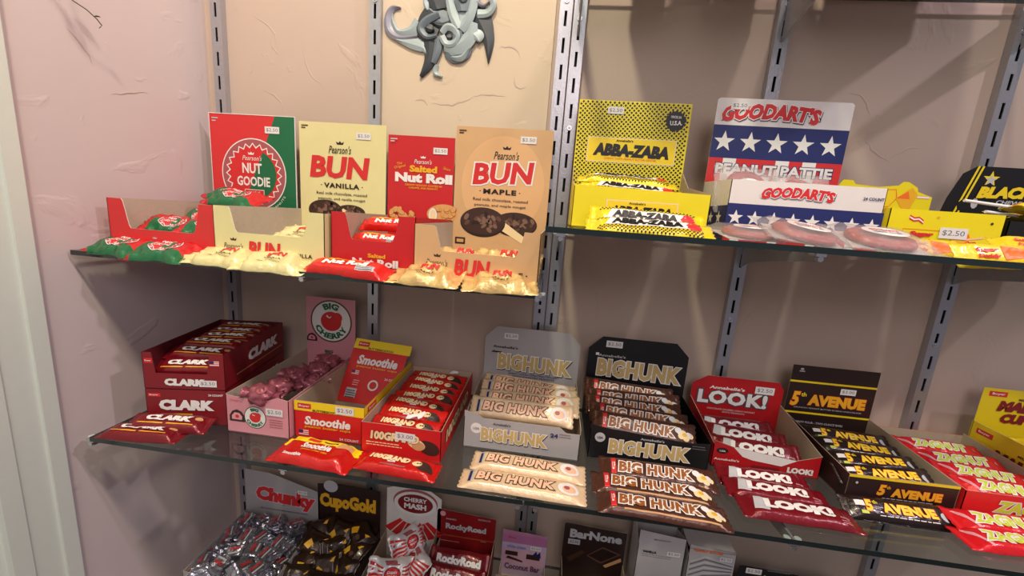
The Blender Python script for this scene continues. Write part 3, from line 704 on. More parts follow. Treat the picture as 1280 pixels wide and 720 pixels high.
dup(y0, 'yellow wrapped pop lowest at the right edge of the upper shelf', (.555, -.262, ZR+.002), (.3, 0, 0))
# black carton at the right edge
W_, Hh = .22, .136
hp = [(0, 0), (W_, 0), (W_, Hh-.02), (W_-.02, Hh), (.038, Hh), (.020, Hh-.012), (.006, Hh-.050), (0, Hh-.078)]
hart = Pg([(.016, .052), (.019, .052), (.041, Hh), (.038, Hh)], YEL)+Pg([(.022, .052), (.025, .052), (.047, Hh), (.044, Hh)], YEL)
hart += Star(.060, Hh-.018, .012, YEL)+Star(.060, Hh-.020, .009, LGREY)+T('BLACK COW', .120, .100, .150, .018, YEL, .07, .25, rot=.04, ol=BROWN, olb=.10)
hart += T('CHEWY CHOCOLATE', .130, .084, .110, .006, LGREY, .03, .2)+T('CARAMEL CANDY', .130, .075, .100, .006, LGREY, .03, .2)+Rc(.06, .068, .14, .001, YEL)+Rc(.06, .064, .14, .001, YEL)
hart += El(.034, .076, .012, .010, BLACK, 14)+El(.046, .080, .005, .008, LGREY, 10)
t = thing('display_carton', 'black carton with yellow title, cut by the right edge of the photo', 'display carton', (.600, -.150, ZR+.0005), group='cartons on the upper right shelf')
tray(t, W_, .105, .050, .055, C_BLACK, C_BLACK, hdr_poly=hp, hdr_art=hart, hdr_mat=C_BLACK, front_art=T('BLACK COW', .08, .025, .10, .016, YEL, .07, .25)+T('pops', .03, .025, .02, .01, DYEL))
k0 = taffy('pale stick pop lying across the black carton at the right edge', (.640, -.145, ZR+.062), (.2, -.1, PI-.1), .08, .026, 'pops in the black carton')
dup(k0, 'lower pop inside the black carton at the right edge', (.665, -.120, ZR+.054), (.3, 0, PI+.2))

# ------------------------------------------------------------------ middle shelf
ZT = ZM+.0008
# two stacked maroon cartons
def clark_front(wd, h, stick):
    a = T('CLARK', wd*.52, h*.42 if stick else h*.52, wd*.62, h*.36, WHITE, .08, .08, under=NAVY)+Rc(.004, h*.80, .016, .005, RED)+T("Boyer", .012, h*.80+.0025, .012, .003, WHITE, .01)
    return a
side = T('CLARK', .112, .034, .098, .020, WHITE, .08, .1, under=NAVY)+Rc(.030, .014, .15, .0015, TAN)
DP = .185
W_ = .119; hf = .0595
ang = .19
def clark_box(name_label, z, front, fart, art_):
    t = thing('display_carton', name_label, 'display carton', (-.612, -.246, z), rz=ang, group='stacked maroon cartons')
    tray(t, W_, DP, hf, hf, C_MAROON, card('maroon_inside', (.35, .10, .13)), front, front_art=fart, side_art=art_)
    return t
flag = lambda x, y, s: Rc(x, y, s, s*.6, WHITE)+Rc(x, y, s, s*.1, RED)+Rc(x, y+s*.2, s, s*.1, RED)+Rc(x, y+s*.4, s, s*.1, RED)+Rc(x, y+s*.3, s*.45, s*.3, NAVY)
fa = Rc(.004, .047, .018, .006, RED)+T('Boyer', .013, .050, .013, .003, WHITE)+T('CLARK', .060, .034, .082, .018, WHITE, .08, .06, under=NAVY)+T('24 COUNT', .104, .052, .022, .0035, WHITE, .03)+Rc(.012, .017, .055, .002, YEL)+Rc(.070, .012, .02, .002, YEL)
t = clark_box('lower one of the two stacked maroon cartons, reading in white', ZT, None, fa, side)
fa = Rc(.003, .042, .012, .008, RED)+T('CLARK', .060, .012, .060, .012, WHITE, .08, .06, under=NAVY)+price(.094, .011, wd=.026)+flag(.098, .040, .014)+T('Boyer', .009, .046, .009, .003, WHITE)
nf = [(0, 0), (W_, 0), (W_, hf), (.098, hf), (.093, .026), (.018, .026), (.014, hf), (0, hf)]
t = clark_box('upper one of the two stacked maroon cartons, filled with bars', ZT+hf+.001, nf, fa, side)
def clark_bar(label, loc, rot, seed=11):
    t = thing('maroon_bar', label, 'candy bar', loc, rot=rot, group='maroon bars with yellow stripes')
    it = T('CLARK', 0, .002, .072, .011, WHITE, .08, .1, under=NAVY)+Rc(-.045, -.009, .040, .0018, DYEL)+Rc(0, -.009, .042, .0018, DYEL)+El(.045, .004, .006, .004, TAN, 10)
    wrapper(t, .128, .036, .015, F_MAROON, None, it, seed, .0008, fin=.010)
    return t
cb = clark_bar('maroon bar lying foremost at the left end of the middle shelf', (-.583, -.277, ZT), (.05, 0, .10))
cb.scale = (.93, .9, 1)
dup(cb, 'maroon bar lying just behind the foremost one, against the lower maroon carton', (-.560, -.256, ZT+.010), (.25, 0, .17), scale=.9)
ca, sa = math.cos(ang), math.sin(ang)
def cloc(u, v, z): return (-.612+u*ca-v*sa, -.246+u*sa+v*ca, z)
zc = ZT+hf+.001
for k, (u, v, z, rx, rz, lab) in enumerate([(.056, .022, .026, .5, .15, 'maroon bar nearest the front opening of the upper maroon carton'), (.058, .048, .037, .3, .22, 'maroon bar second from the front in the upper maroon carton'),
        (.056, .078, .042, .2, .16, 'maroon bar in the middle of the upper maroon carton'), (.060, .108, .043, .2, .22, 'maroon bar second from the back in the upper maroon carton'),
        (.056, .138, .043, .15, .17, 'maroon bar at the back of the upper maroon carton'), (.058, .164, .046, .1, .19, 'maroon bar at the very back edge of the upper maroon carton'), (.055, .030, .012, .4, .19, 'lower maroon bar in the front opening of the upper maroon carton')]):
    dup(cb, lab, cloc(u, v, zc+z), (rx, 0, rz), scale=.86)
# pink cherry carton
W_ = .104
def cherry_disc(cx, cy, r, big):
    a = El(cx, cy, r, r, GREEN, 40)+El(cx, cy, r*.97, r*.97, MAROON, 40)+El(cx, cy, r*.93, r*.93, WHITE, 40)+El(cx, cy, r*.50, r*.46, RED, 28)
    a += El(cx+r*.28, cy+r*.2, r*.26, r*.24, RED, 16)+Pg([(cx-r*.2, cy+r*.30), (cx-r*.08, cy+r*.18), (cx+.02*r, cy+r*.26), (cx, cy+r*.20), (cx-r*.08, cy+r*.13), (cx-r*.24, cy+r*.22)], WHITE)
    a += T('BIG', cx, cy, r*.75, r*.30, GREEN, .05, arc=(r*.72, True))+T('CHERRY', cx, cy, r*1.75, r*.28, GREEN, .05, arc=(r*.70, False))
    return a
choc = lambda x, y, s: Pg([(x-s, y-s*.7), (x+s, y-s*.7), (x+s*1.0, y), (x+s*.6, y+s*.6), (x, y+s*.85), (x-s*.6, y+s*.6), (x-s, y)], CHOC)+Pg([(x-s*.7, y-s*.45), (x+s*.6, y-s*.45), (x+s*.65, y), (x+s*.3, y+s*.4), (x-s*.3, y+s*.45), (x-s*.7, y)], PINK)+El(x, y-s*.05, s*.25, s*.22, RED, 12)
fart = cherry_disc(.048, .029, .0185, 0)+choc(.018, .028, .013)+price(.081, .042, wd=.028)+T("Christopher's", .016, .054, .018, .004, RED, 0, .3)+Lines(.072, .028, .022, 4, .004, .0012, MAUVE, 4)
hart = cherry_disc(.053, .130, .044, 1)+choc(.0115, .093, .011)+T('BIG', .048, .066, .018, .006, GREEN, .05)+El(.05, .055, .018, .010, PINK, 20)
t = thing('display_carton', 'pink carton with round cherry badge on its tall back card', 'display carton', (-.484, -.236, ZT), rz=-.0, group='cartons on the middle shelf')
tray(t, W_, .205, .062, .064, C_PINK, GREYBOARD, [(0, 0), (W_*.45, -.0), (W_, 0), (W_, .063), (.085, .066), (.062, .056), (0, .062)], hdr_poly=[(0, 0), (W_, 0), (W_, .178), (0, .178)], hdr_art=hart, front_art=fart, side_poly=[(0, 0), (.205, 0), (.205, .068), (0, .063)])
F_CH = foil('deep_pink', (.62, .33, .38), .3, .3, .9)
def cherry_ball(label, loc, rot, seed, group='pink wrapped chocolate cherries'):
    t = thing('wrapped_cherry', label, 'wrapped sweet', loc, rot=rot, group=group)
    blob(t, .020, .018, .0145, F_CH, seed, .30)
    for s in (-1, 1):
        bm = bmesh.new(); n = 12; r0 = [bm.verts.new((s*.016, .004*math.cos(2*PI*i/n), .014+.004*math.sin(2*PI*i/n))) for i in range(n)]
        r1 = [bm.verts.new((s*(.027+.004*(i % 2)), .010*math.cos(2*PI*i/n)*(1+.2*(i % 2)), .015+.008*math.sin(2*PI*i/n))) for i in range(n)]
        for i in range(n): bm.faces.new((r0[i], r0[(i+1) % n], r1[(i+1) % n], r1[i]))
        bm_obj('twist_end', bm, F_CH, t, True)
    art('cherry_mark', El(0, 0, .007, .007, MAUVE, 14)+El(0, 0, .004, .004, CHOC, 10), ((.003, -.006, .0295), (1, 0, 0), (0, .97, .2), (0, -.2, .97)), t)
    return t
c0 = cherry_ball('pink wrapped cherry in front, flopped over the pink carton rim', (-.432, -.222, ZT+.050), (.3, .1, .2), 1)
for k, (p, r, lab) in enumerate([((-.430, -.190, ZT+.045), (0, .2, .8), 'pink wrapped cherry second from the front in the pink carton'), ((-.425, -.150, ZT+.050), (.3, 0, -.2), 'large dark pink wrapped cherry in the middle of the pink carton'),
        ((-.412, -.115, ZT+.046), (.1, .3, .5), 'pink wrapped cherry behind the middle one in the pink carton'), ((-.405, -.080, ZT+.052), (.2, 0, -.3), 'pink wrapped cherry near the back card of the pink carton'), ((-.400, -.150, ZT+.040), (.2, 0, .9), 'pink wrapped cherry against the right wall of the pink carton')]):
    dup(c0, lab, p, r)
# red and yellow cup carton
W_ = .114; h = .062
def smoothie(w_, h_, y0=0.):
    a = Rc(0, y0+h_*.74, w_, h_*.26, YEL)+Rc(.006, y0+h_*.80, .022, h_*.14, RED)+T('Boyer', .017, y0+h_*.87, .018, h_*.07, WHITE, .02, .1)+T('BUTTERSCOTCH', w_*.48, y0+h_*.78, w_*.42, h_*.06, BROWN, .04)
    a += T('Smoothie', w_*.48, y0+h_*.50, w_*.66, h_*.24, WHITE, .045, .15)+T('peanut butter cups', w_*.48, y0+h_*.33, w_*.66, h_*.09, DYEL, .02, .1)
    return a
fart = smoothie(W_, h)+flag(.007, .004, .016)+T('24 COUNT', .090, .006, .032, .004, WHITE, .02)+price(.083, h*.87, wd=.030)
sart = Rc(0, .048, .195, .015, YEL)+Rc(.010, .050, .030, .009, RED)+T('Boyer', .025, .0545, .022, .005, WHITE)+T('Smoothie', .10, .028, .09, .018, WHITE, .045, .15)
t = thing('display_carton', 'red carton with yellow rim and white script, right of the pink carton', 'display carton', (-.377, -.227, ZT), group='cartons on the middle shelf')
C_SRED = card('signal_red', (.83, .10, .11))
tray(t, W_, .195, h, .063, C_SRED, KRAFT, front_art=fart, side_art=sart)
hh = .120
hart = Rc(0, hh*.84, W_, hh*.16, YEL)+Rc(.008, hh*.88, .022, hh*.08, RED)+T('Boyer', .019, hh*.92, .018, .004, WHITE)+T('BUTTERSCOTCH', .055, hh*.86, .05, .004, BROWN, .03)+T('Smoothie', .056, hh*.67, .080, .018, WHITE, .045, .15)+T('peanut butter cups', .058, hh*.56, .08, .005, DYEL, .02)
hart += T('24 COUNT', .094, hh*.42, .030, .004, WHITE, .02)+flag(.012, hh*.42, .014)+Rc(.012, .008, .020, .018, LGREY)+Lines(.013, .020, .018, 4, .004, .002, BLACK, 2)+El(.060, .036, .010, .010, WHITE, 18)+El(.060, .036, .007, .007, C_SRED, 16)+Lines(.02, .04, .012, 3, .004, .001, WHITE, 5)
v = Vector((.06, math.sin(.55), math.cos(.55))).normalized(); u = Vector((1, 0, -.05)).normalized(); wv = u.cross(v)
panel('header_card', [(0, 0), (W_*.96, 0), (W_*.96, hh), (0, hh)], ((.0, .118, .004), u, v, wv), C_SRED, KRAFT, t, items=hart)
t = thing('cup_pack', 'red and yellow peanut butter cup pack lying before the red and yellow carton', 'candy bar', (-.314, -.268, ZT), rot=(.05, 0, -.06))
it = Pg([(-.060, .008), (.060, .008), (.060, .024), (-.060, .024)], YEL)+T('Smoothie', .0, .001, .046, .012, WHITE, .045, .12)+T('peanut butter cups', .002, -.009, .040, .004, DYEL, .02)+Rc(-.022, .011, .02, .006, RED)+Rc(.004, .012, .022, .003, BROWN)+Pg([(.026, .006), (.050, .008), (.050, .018), (.030, .018)], TAN)+T('Smoothie', -.026, -.018, .028, .004, WHITE, .03, .1)
wrapper(t, .124, .052, .016, F_GRAND, None, it, 14, .0012, fin=.011)
# red caramel bar carton
W_ = .122; DP = .213; h = .051
fart = T('100GRAND', .052, .033, .075, .014, CREAM, .06, .1, ol=BROWN, olb=.09)+Lines(.008, .020, .055, 2, .004, .0015, CREAM, 2)+El(.104, .022, .017, .011, CHOC, 22, -.3)+El(.085, .026, .014, .008, CREAM, 16, -.3)+El(.088, .023, .010, .007, TAN, 14)+Rc(0, 0, W_, .004, RED)+price(.068, .036, '$3.00', wd=.030, rot=-.02)
sart = T('100GRAND', .10, .028, .15, .020, CREAM, .06, .1, ol=BROWN, olb=.09)
t = thing('display_carton', 'long red carton full of red bars, left of the white bar carton', 'display carton', (-.259, -.244, ZT), group='cartons on the middle shelf')
tray(t, W_, DP, h, .055, C_SRED, KRAFT, front_art=fart, side_art=sart)
def grand(label, loc, rot):
    t = thing('caramel_bar', label, 'candy bar', loc, rot=rot, group='red caramel bars')
    it = T('100GRAND', -.010, .003, .056, .010, CREAM, .07, .1, ol=MAROON, olb=.10)+El(.038, -.001, .012, .008, CHOC, 16, -.2)+El(.028, .001, .007, .005, CREAM, 12)+Rc(-.02, -.010, .035, .003, MAUVE)+Rc(-.012, -.004, .011, .006, WHITE)
    wrapper(t, .114, .034, .013, F_GRAND, None, it, 17, .0008, fin=.009)
    return t
gb = grand('red caramel bar lying in front of the long red carton', (-.193, -.268, ZT), (.1, 0, -.06)); gb.scale = (1.08, 1, 1)
labs = ['first red bar at the front of the long red carton, white scraps on it', 'second red bar from the front in the long red carton', 'third red bar from the front in the long red carton', 'fourth red bar from the front in the long red carton', 'fifth red bar from the front in the long red carton', 'sixth red bar from the front in the long red carton', 'last red bar against the back of the long red carton']
rnd = random.Random(4)
for k in range(7):
    dup(gb, labs[k], (-.199+rnd.uniform(-.002, .002), -.222+k*.0285, ZT+.034+(k > 0)*.003), (.42, 0, rnd.uniform(-.08, .03)), scale=.97)
PAPER = mat('white_paper_scrap', (.92, .92, .90), .7)
def scrap(p, a, lab):
    bm = bmesh.new(); pts = [(-.008, -.003, 0), (-.002, -.004, .001), (.004, -.001, .0025), (.009, .002, .001), (.008, .005, .002), (.001, .004, .003), (-.006, .004, .001)]
    a_ = [bm.verts.new(q) for q in pts]; b_ = [bm.verts.new((q[0], q[1], q[2]-.0005)) for q in pts]
    bm.faces.new(a_); bm.faces.new(b_[::-1]); 
    for i in range(7): bm.faces.new((a_[i], b_[i], b_[(i+1) % 7], a_[(i+1) % 7]))
    o = bm_obj('paper_scrap', bm, PAPER); o.location = (p[0], p[1], H+p[2]); o.rotation_euler = (.3, 0, a); tag(o, lab, 'paper', 'white paper scraps on the red bars')
scrap((-.190, -.224, ZT+.056), .1, 'left white paper scrap on the front red bar'); scrap((-.176, -.218, ZT+.057), .9, 'right white paper scrap on the front red bar'); scrap((-.168, -.060, ZT+.062), -.4, 'white paper scrap on the rearmost red bars')

# the two cartons of long bars
def hunk_art(w_, h_, m, m2, y0, y1, cx=None, shadow=BLACK):
    cx = cx or w_*.5
    return T('BIG HUNK', cx, (y0+y1)/2, w_, y1-y0, m, .06, 0, ol=m2, olb=.10, under=shadow)
def octo(W_, h, cut_): return [(0, 0), (W_, 0), (W_, h-cut_), (W_-cut_*1.0, h), (cut_*1.0, h), (0, h-cut_)]
def hunk_bar(label, loc, rot, white, group):
    t = thing('long_bar', label, 'candy bar', loc, rot=rot, group=group)
    if white:
        it = T('BIG HUNK', -.010, 0, .104, .016, ink('peach2', (.98, .78, .64)), .05, .12, ol=DBROWN, olb=.10, space=1.06)+Rc(-.072, -.010, .004, .020, NAVY)+El(.060, 0, .014, .011, WHITE, 20)+El(.061, -.001, .009, .007, PEACH, 16)+El(.058, .001, .004, .0035, MAUVE, 12)+Rc(-.068, -.012, .002, .024, LGREY)
        wrapper(t, .166, .036, .011, F_CREAM, None, it, 21, .0004, fin=.009)
    else:
        it = T('BIG HUNK', -.004, 0, .104, .017, ink('hunk_brown', (.60, .35, .14)), .05, .12, ol=WHITE, olb=.12, space=1.06)+Rc(-.066, -.013, .007, .026, RED)+T('LP', -.0625, 0, .004, .012, WHITE, .02)
        rr = random.Random(3)
        for q in range(8): it += El(.064+rr.uniform(-.010, .010), rr.uniform(-.007, .007), .0055, .0048, CREAM if q % 3 else WHITE, 10)
        it += El(.064, -.001, .004, .003, DYEL, 8)+Rc(-.05, -.0155, .12, .002, TAN)
        wrapper(t, .166, .038, .011, F_BROWN, None, it, 22, .0006, fin=.009)
    return t
W_ = .182
fart = T('BIGHUNK', .080, .026, .104, .022, HUNKGOLD, .055, 0, ol=WHITE, olb=.10, space=1.06, under=DBROWN)+T("Annabelle's", .060, .045, .028, .004, BLACK, .02)+El(.020, .034, .009, .009, WHITE, 20)+T('USA', .020, .034, .010, .004, GREY, .02)+T('24', .142, .038, .012, .007, NAVY, .04)+Lines(.150, .040, .018, 2, .004, .0015, GREY, 2)
hart = T('BIGHUNK', .098, .086, .142, .032, HUNKGOLD, .055, 0, ol=WHITE, olb=.10, space=1.06, under=DBROWN, rot=-.02)+T("Annabelle's", .040, .116, .048, .005, BLACK, .02)+T('chewy', .024, .105, .020, .006, BLACK, .06, .2)+T('CHEWY HONEY SWEETENED NOUGAT', .098, .064, .098, .003, NAVY, .02)+T('WITH ROASTED PEANUTS', .098, .059, .082, .003, NAVY, .02)+price(.050, .139, wd=.027)
t = thing('display_carton', 'pale grey carton with chamfered back card and pale bars', 'display carton', (-.115, -.193, ZT), group='cartons on the middle shelf')
tray(t, W_, .162, .052, .060, C_SILVER, KRAFT, [(0, 0), (W_, 0), (W_, .044), (.16, .044), (.15, .052), (.03, .052), (.02, .058), (0, .062)], hdr_poly=octo(W_, .156, .022), hdr_art=hart, front_art=fart, hdr_mat=C_SILVER)
b0 = hunk_bar('pale long bar lying foremost before the pale grey carton', (-.013, -.272, ZT), (.05, 0, -.02), True, 'pale long bars')
b0.scale = (1.04, 1, 1)
dup(b0, 'pale long bar lying between the foremost one and the pale grey carton', (-.008, -.232, ZT+.002), (.12, 0, -.03))
dup(b0, 'frontmost pale bar inside the pale grey carton', (-.028, -.166, ZT+.056), (.75, 0, -.06))
dup(b0, 'second pale bar from the front inside the pale grey carton', (-.018, -.142, ZT+.060), (.7, 0, -.03))
dup(b0, 'pale bar standing edgewise inside the pale grey carton', (-.020, -.112, ZT+.062), (.6, 0, .02))
dup(b0, 'rearmost pale bar inside the pale grey carton', (-.022, -.085, ZT+.060), (.5, 0, -.04))
fart = T('BIGHUNK', .092, .024, .122, .024, HUNKGOLD, .055, 0, ol=WHITE, olb=.10, space=1.06, under=DBROWN)+T("Annabelle's", .095, .042, .036, .004, LGREY, .02)+El(.016, .036, .008, .008, LGREY, 20)+T('USA', .016, .036, .009, .004, BLACK, .02)+Lines(.155, .040, .02, 2, .004, .001, GREY, 2)
hart = T('BIGHUNK', .096, .096, .154, .034, HUNKGOLD, .055, 0, ol=WHITE, olb=.10, space=1.06, rot=-.02)+T("Annabelle's", .044, .121, .050, .005, LGREY, .02)+Rc(.014, .120, .006, .005, WHITE)+T('CHEWY HONEY NOUGAT', .096, .053, .1, .003, DYEL, .02)+price(.046, .144, wd=.030)
t = thing('display_carton', 'black carton with chamfered back card and brown bars', 'display carton', (.083, -.177, ZT), group='cartons on the middle shelf')
tray(t, W_, .146, .049, .056, C_BLACK, C_BLACK, [(0, 0), (W_, 0), (W_, .047), (.15, .044), (.03, .052), (0, .056)], hdr_poly=octo(W_, .157, .024), hdr_art=hart, front_art=fart)
d0 = hunk_bar('brown long bar lying foremost before the black carton', (.171, -.279, ZT), (.08, 0, -.03), False, 'brown long bars')
dup(d0, 'brown long bar in the middle of the three before the black carton', (.166, -.245, ZT+.003), (.15, 0, -.02))
dup(d0, 'brown long bar rearmost of the three before the black carton', (.180, -.212, ZT+.006), (.3, 0, -.02))
for p, a, rx, lab in [((.168, -.150, ZT+.044), -.10, .80, 'frontmost brown bar inside the black carton, popcorn at its end'), ((.166, -.124, ZT+.047), -.03, .7, 'second brown bar from the front inside the black carton'), ((.160, -.100, ZT+.051), 0., .7, 'third brown bar from the front inside the black carton'),
        ((.165, -.078, ZT+.055), -.05, .7, 'fourth brown bar from the front inside the black carton'), ((.160, -.056, ZT+.061), -.03, .75, 'rearmost brown bar inside the black carton, highest of them')]:
    dup(d0, lab, p, (rx, 0, a), scale=.97)
# crimson carton
W_ = .160
hp = [(0, 0), (W_, 0), (W_, .090), (.150, .104), (.026, .104), (0, .088)]
hart = T('LOOK!', .074, .064, .122, .027, WHITE, .05, 0, ol=ink('gunmetal', (.30, .30, .33)), olb=.11, space=1.08)+El(.055, .060, .0045, .0045, RED, 12)+El(.087, .060, .0045, .0045, RED, 12)+T("Annabelle's", .062, .083, .062, .006, WHITE, .03, .1)+T('CHOCOLATE COVERED CHEWY NOUGAT', .075, .041, .085, .003, WHITE, 0)+T('WITH PEANUTS', .080, .036, .040, .003, WHITE, 0)+price(.127, .086, wd=.033)
fp = [(0, 0), (W_, 0), (W_, .038), (.125, .026), (.03, .036), (0, .044)]
fart = Pg([(.030, .036), (.125, .026), (.104, .014), (.06, .018), (.045, .022)], WHITE)+T('LOOK!', .132, .010, .038, .010, WHITE, .07)+El(.014, .028, .009, .005, DBROWN, 16)+T('USA', .014, .028, .009, .003, WHITE)+T("Annabelle's", .022, .014, .038, .004, WHITE, .02)+Rc(.06, .004, .042, .006, MAROON)
t = thing('display_carton', 'crimson carton with white title and torn front, right of the black one', 'display carton', (.278, -.157, ZT), group='cartons on the middle shelf')
tray(t, W_, .125, .042, .046, C_LOOK, KRAFT, fp, hdr_poly=hp, hdr_art=hart, front_art=fart, side_poly=[(0, 0), (.125, 0), (.125, .062), (.06, .050), (0, .038)])
def look(label, loc, rot):
    t = thing('maroon_white_bar', label, 'candy bar', loc, rot=rot, group='maroon bars with white title')
    it = T('LOOK!', .000, 0, .088, .017, WHITE, .08, .1)+Pg([(-.058, -.010), (-.040, -.012), (-.036, .010), (-.052, .012)], LGREY)+T('nougat', .055, -.007, .014, .004, PINK, .02)+Lines(.048, -.011, .016, 2, .003, .001, PINK, 2)
    wrapper(t, .148, .040, .012, F_MAROON, None, it, 31, .0007, fin=.012)
    return t
l0 = look('maroon white-lettered bar lying foremost before the crimson carton', (.355, -.248, ZT), (.05, 0, -.02))
dup(l0, 'maroon white-lettered bar in the middle before the crimson carton', (.345, -.214, ZT+.002), (.15, 0, -.06), scale=.92)
dup(l0, 'maroon white-lettered bar nearest to the crimson carton front', (.342, -.183, ZT+.002), (.25, 0, -.05), scale=.88)
for p, a, rx, lab in [((.352, -.133, ZT+.020), -.06, .6, 'frontmost maroon bar inside the crimson carton'), ((.346, -.106, ZT+.026), -.05, .6, 'middle maroon bar inside the crimson carton'), ((.340, -.078, ZT+.028), -.02, .55, 'rearmost maroon bar inside the crimson carton')]:
    dup(l0, lab, p, (rx, 0, a), scale=.92)
# dark brown carton with yellow lines
W_ = .146; Hh = .143
hart = Rc(0, .111, W_, .0035, YEL)+Rc(0, .052, W_, .0035, YEL)+T('5', .014, .080, .014, .026, DYEL, .03, .15, ol=ORANGE, olb=.07)+T('th', .0275, .089, .009, .008, YEL, .02)+T('AVENUE', .085, .080, .096, .020, DYEL, .05, 0, ol=ORANGE, olb=.085, space=1.05)
hart += T('CRUNCHY PEANUT BUTTER IN RICH CHOCOLATE', .072, .064, .115, .0025, LGREY, .01)+T('TWENTY FOUR - TWO OUNCE BARS', .060, .036, .088, .004, LGREY, .02)+El(.016, Hh-.007, .003, .002, LGREY, 10)+Rc(.012, Hh-.012, .009, .002, LGREY)+price(.100, .101, '$3.00', wd=.026)
fart = Rc(0, .038, W_, .004, YEL)+T('5', .046, .023, .010, .016, DYEL, .03, .15, ol=ORANGE, olb=.07)+T('th', .0545, .028, .005, .005, DYEL, .02)+T('AVENUE', .093, .021, .066, .013, DYEL, .05, 0, ol=ORANGE, olb=.085, space=1.05)+Lines(.05, .010, .07, 1, .004, .001, LGREY, 4)+El(.012, .030, .002, .002, LGREY, 8)
t = thing('display_carton', 'dark brown carton with two yellow lines on its back card', 'display carton', (.446, -.200, ZT), rz=.02, group='cartons on the middle shelf')
tray(t, W_, .165, .042, .045, C_BROWN, KRAFT, hdr_poly=[(0, 0), (W_, 0), (W_, Hh), (0, Hh)], hdr_art=hart, front_art=fart, side_poly=[(0, 0), (.165, 0), (.165, .055), (0, .042)])
def ave(label, loc, rot):
    t = thing('dark_brown_bar', label, 'candy bar', loc, rot=rot, group='dark brown bars with yellow title')
    it = T('5', -.040, .001, .010, .015, YEL, .04, .15, ol=ORANGE, olb=.08)+T('th', -.0305, .006, .006, .005, YEL, .02)+T('AVENUE', .011, 0, .068, .0125, YEL, .055, 0, ol=ORANGE, olb=.085, space=1.05)+Rc(-.056, .000, .012, .007, WHITE)+Rc(-.052, -.010, .009, .004, LIME)+El(.056, -.002, .006, .006, LGREY, 12)+Lines(-.03, -.011, .075, 1, .003, .001, WHITE, 3)
    wrapper(t, .142, .034, .011, foil('dark_brown', (.15, .09, .08)), None, it, 41, .0006, fin=.009)
    return t
a5 = ave('dark brown bar leaning on the front of the dark brown carton', (.502, -.216, ZT+.001), (.55, 0, .0))
for p, a, rx, lab in [((.508, -.178, ZT+.030), .0, .55, 'frontmost dark brown bar inside the dark brown carton'), ((.512, -.150, ZT+.033), .02, .5, 'second dark brown bar from the front inside the dark brown carton'), ((.512, -.120, ZT+.036), .0, .5, 'third dark brown bar from the front inside the dark brown carton'), ((.514, -.090, ZT+.038), .0, .5, 'rearmost dark brown bar inside the dark brown carton'), ((.560, -.130, ZT+.014), 1.5, .3, 'dark bar lying along the right wall of the dark brown carton')][:4]:
    dup(a5, lab, p, (rx, 0, a), scale=.93)
# bright red carton
W_ = .150
fart = T('ZAGNUT', .090, .020, .100, .018, LIME, .06, .2, ol=WHITE, olb=.11)
t = thing('display_carton', 'bright red carton with yellow-green lettering at the right edge', 'display carton', (.600, -.197, ZT), group='cartons on the middle shelf')
tray(t, W_, .168, .038, .042, C_ZRED, KRAFT, front_art=fart, side_poly=[(0, 0), (.168, 0), (.168, .046), (0, .038)])
def zag(label, loc, rot):
    t = thing('red_yellow_bar', label, 'candy bar', loc, rot=rot, group='red bars with yellow-green lettering')
    it = Pg([(-.058, -.008), (.045, -.008), (.050, .010), (-.050, .010)], PINK)[:0]+T('ZAGNUT', -.004, 0, .088, .016, LIME, .05, .2, ol=WHITE, olb=.12)+Pg([(-.062, .012), (-.048, -.013), (-.044, -.013), (-.058, .012)], PINK)+El(.056, 0, .005, .005, LGREY, 10)
    wrapper(t, .146, .036, .012, F_ZRED, None, it, 51, .0008, fin=.014)
    return t
z0 = zag('red and yellow-green bar lying foremost at the lower right edge', (.622, -.250, ZT), (.05, 0, .02))
dup(z0, 'red and yellow-green bar between the foremost one and its bright red carton', (.634, -.221, ZT+.004), (.3, 0, .0))
for p, a, rx, lab in [((.678, -.172, ZT+.026), .0, .45, 'frontmost red bar inside the bright red carton'), ((.676, -.142, ZT+.028), .02, .45, 'second red bar from the front inside the bright red carton'), ((.672, -.110, ZT+.030), .0, .4, 'third red bar from the front inside the bright red carton'), ((.670, -.076, ZT+.032), .03, .4, 'rearmost red bar inside the bright red carton')]:
    dup(z0, lab, p, (rx, 0, a), scale=.93)
# mustard carton
W_ = .125; Hh = .136
hart = T('MALLO', .070, .106, .085, .020, MAROON, .09, .2)+T('CUP', .060, .084, .045, .018, MAROON, .09, .2)+Rc(.010, .122, .028, .009, RED)+T('Boyer', .024, .1265, .02, .005, WHITE)+T('MILK CHOCOLATE', .082, .120, .05, .004, BROWN, .03)+T('24 COUNT', .098, .072, .03, .003, BROWN)
lart = T('MALLO CUP', .105, .034, .125, .024, MAROON, .09, .2)+Rc(.010, .056, .026, .009, RED)+T('Boyer', .023, .0605, .018, .005, WHITE)+T('MILK CHOCOLATE', .100, .052, .05, .004, BROWN, .03)
t = thing('display_carton', 'mustard yellow carton with maroon lettering at the right edge', 'display carton', (.756, -.225, ZT), group='cartons on the middle shelf')
tray(t, W_, .195, .070, .074, C_MALLO, KRAFT, hdr_poly=[(0, 0), (W_, 0), (W_, Hh), (0, Hh)], hdr_art=hart, left_art=lart, front_art=T('MALLO CUP', .06, .035, .09, .02, MAROON, .09, .2))
t = thing('cup_pack', 'yellow cup pack resting inside the mustard yellow carton', 'candy bar', (.815, -.10, ZT+.058), rot=(.5, 0, 0))
wrapper(t, .110, .048, .014, F_YC, None, T('MALLO CUP', 0, 0, .07, .012, MAROON, .08, .2), 61, .001)

# ------------------------------------------------------------------ lowest shelf, only its upper part is in view
ZZ = ZB+.0008
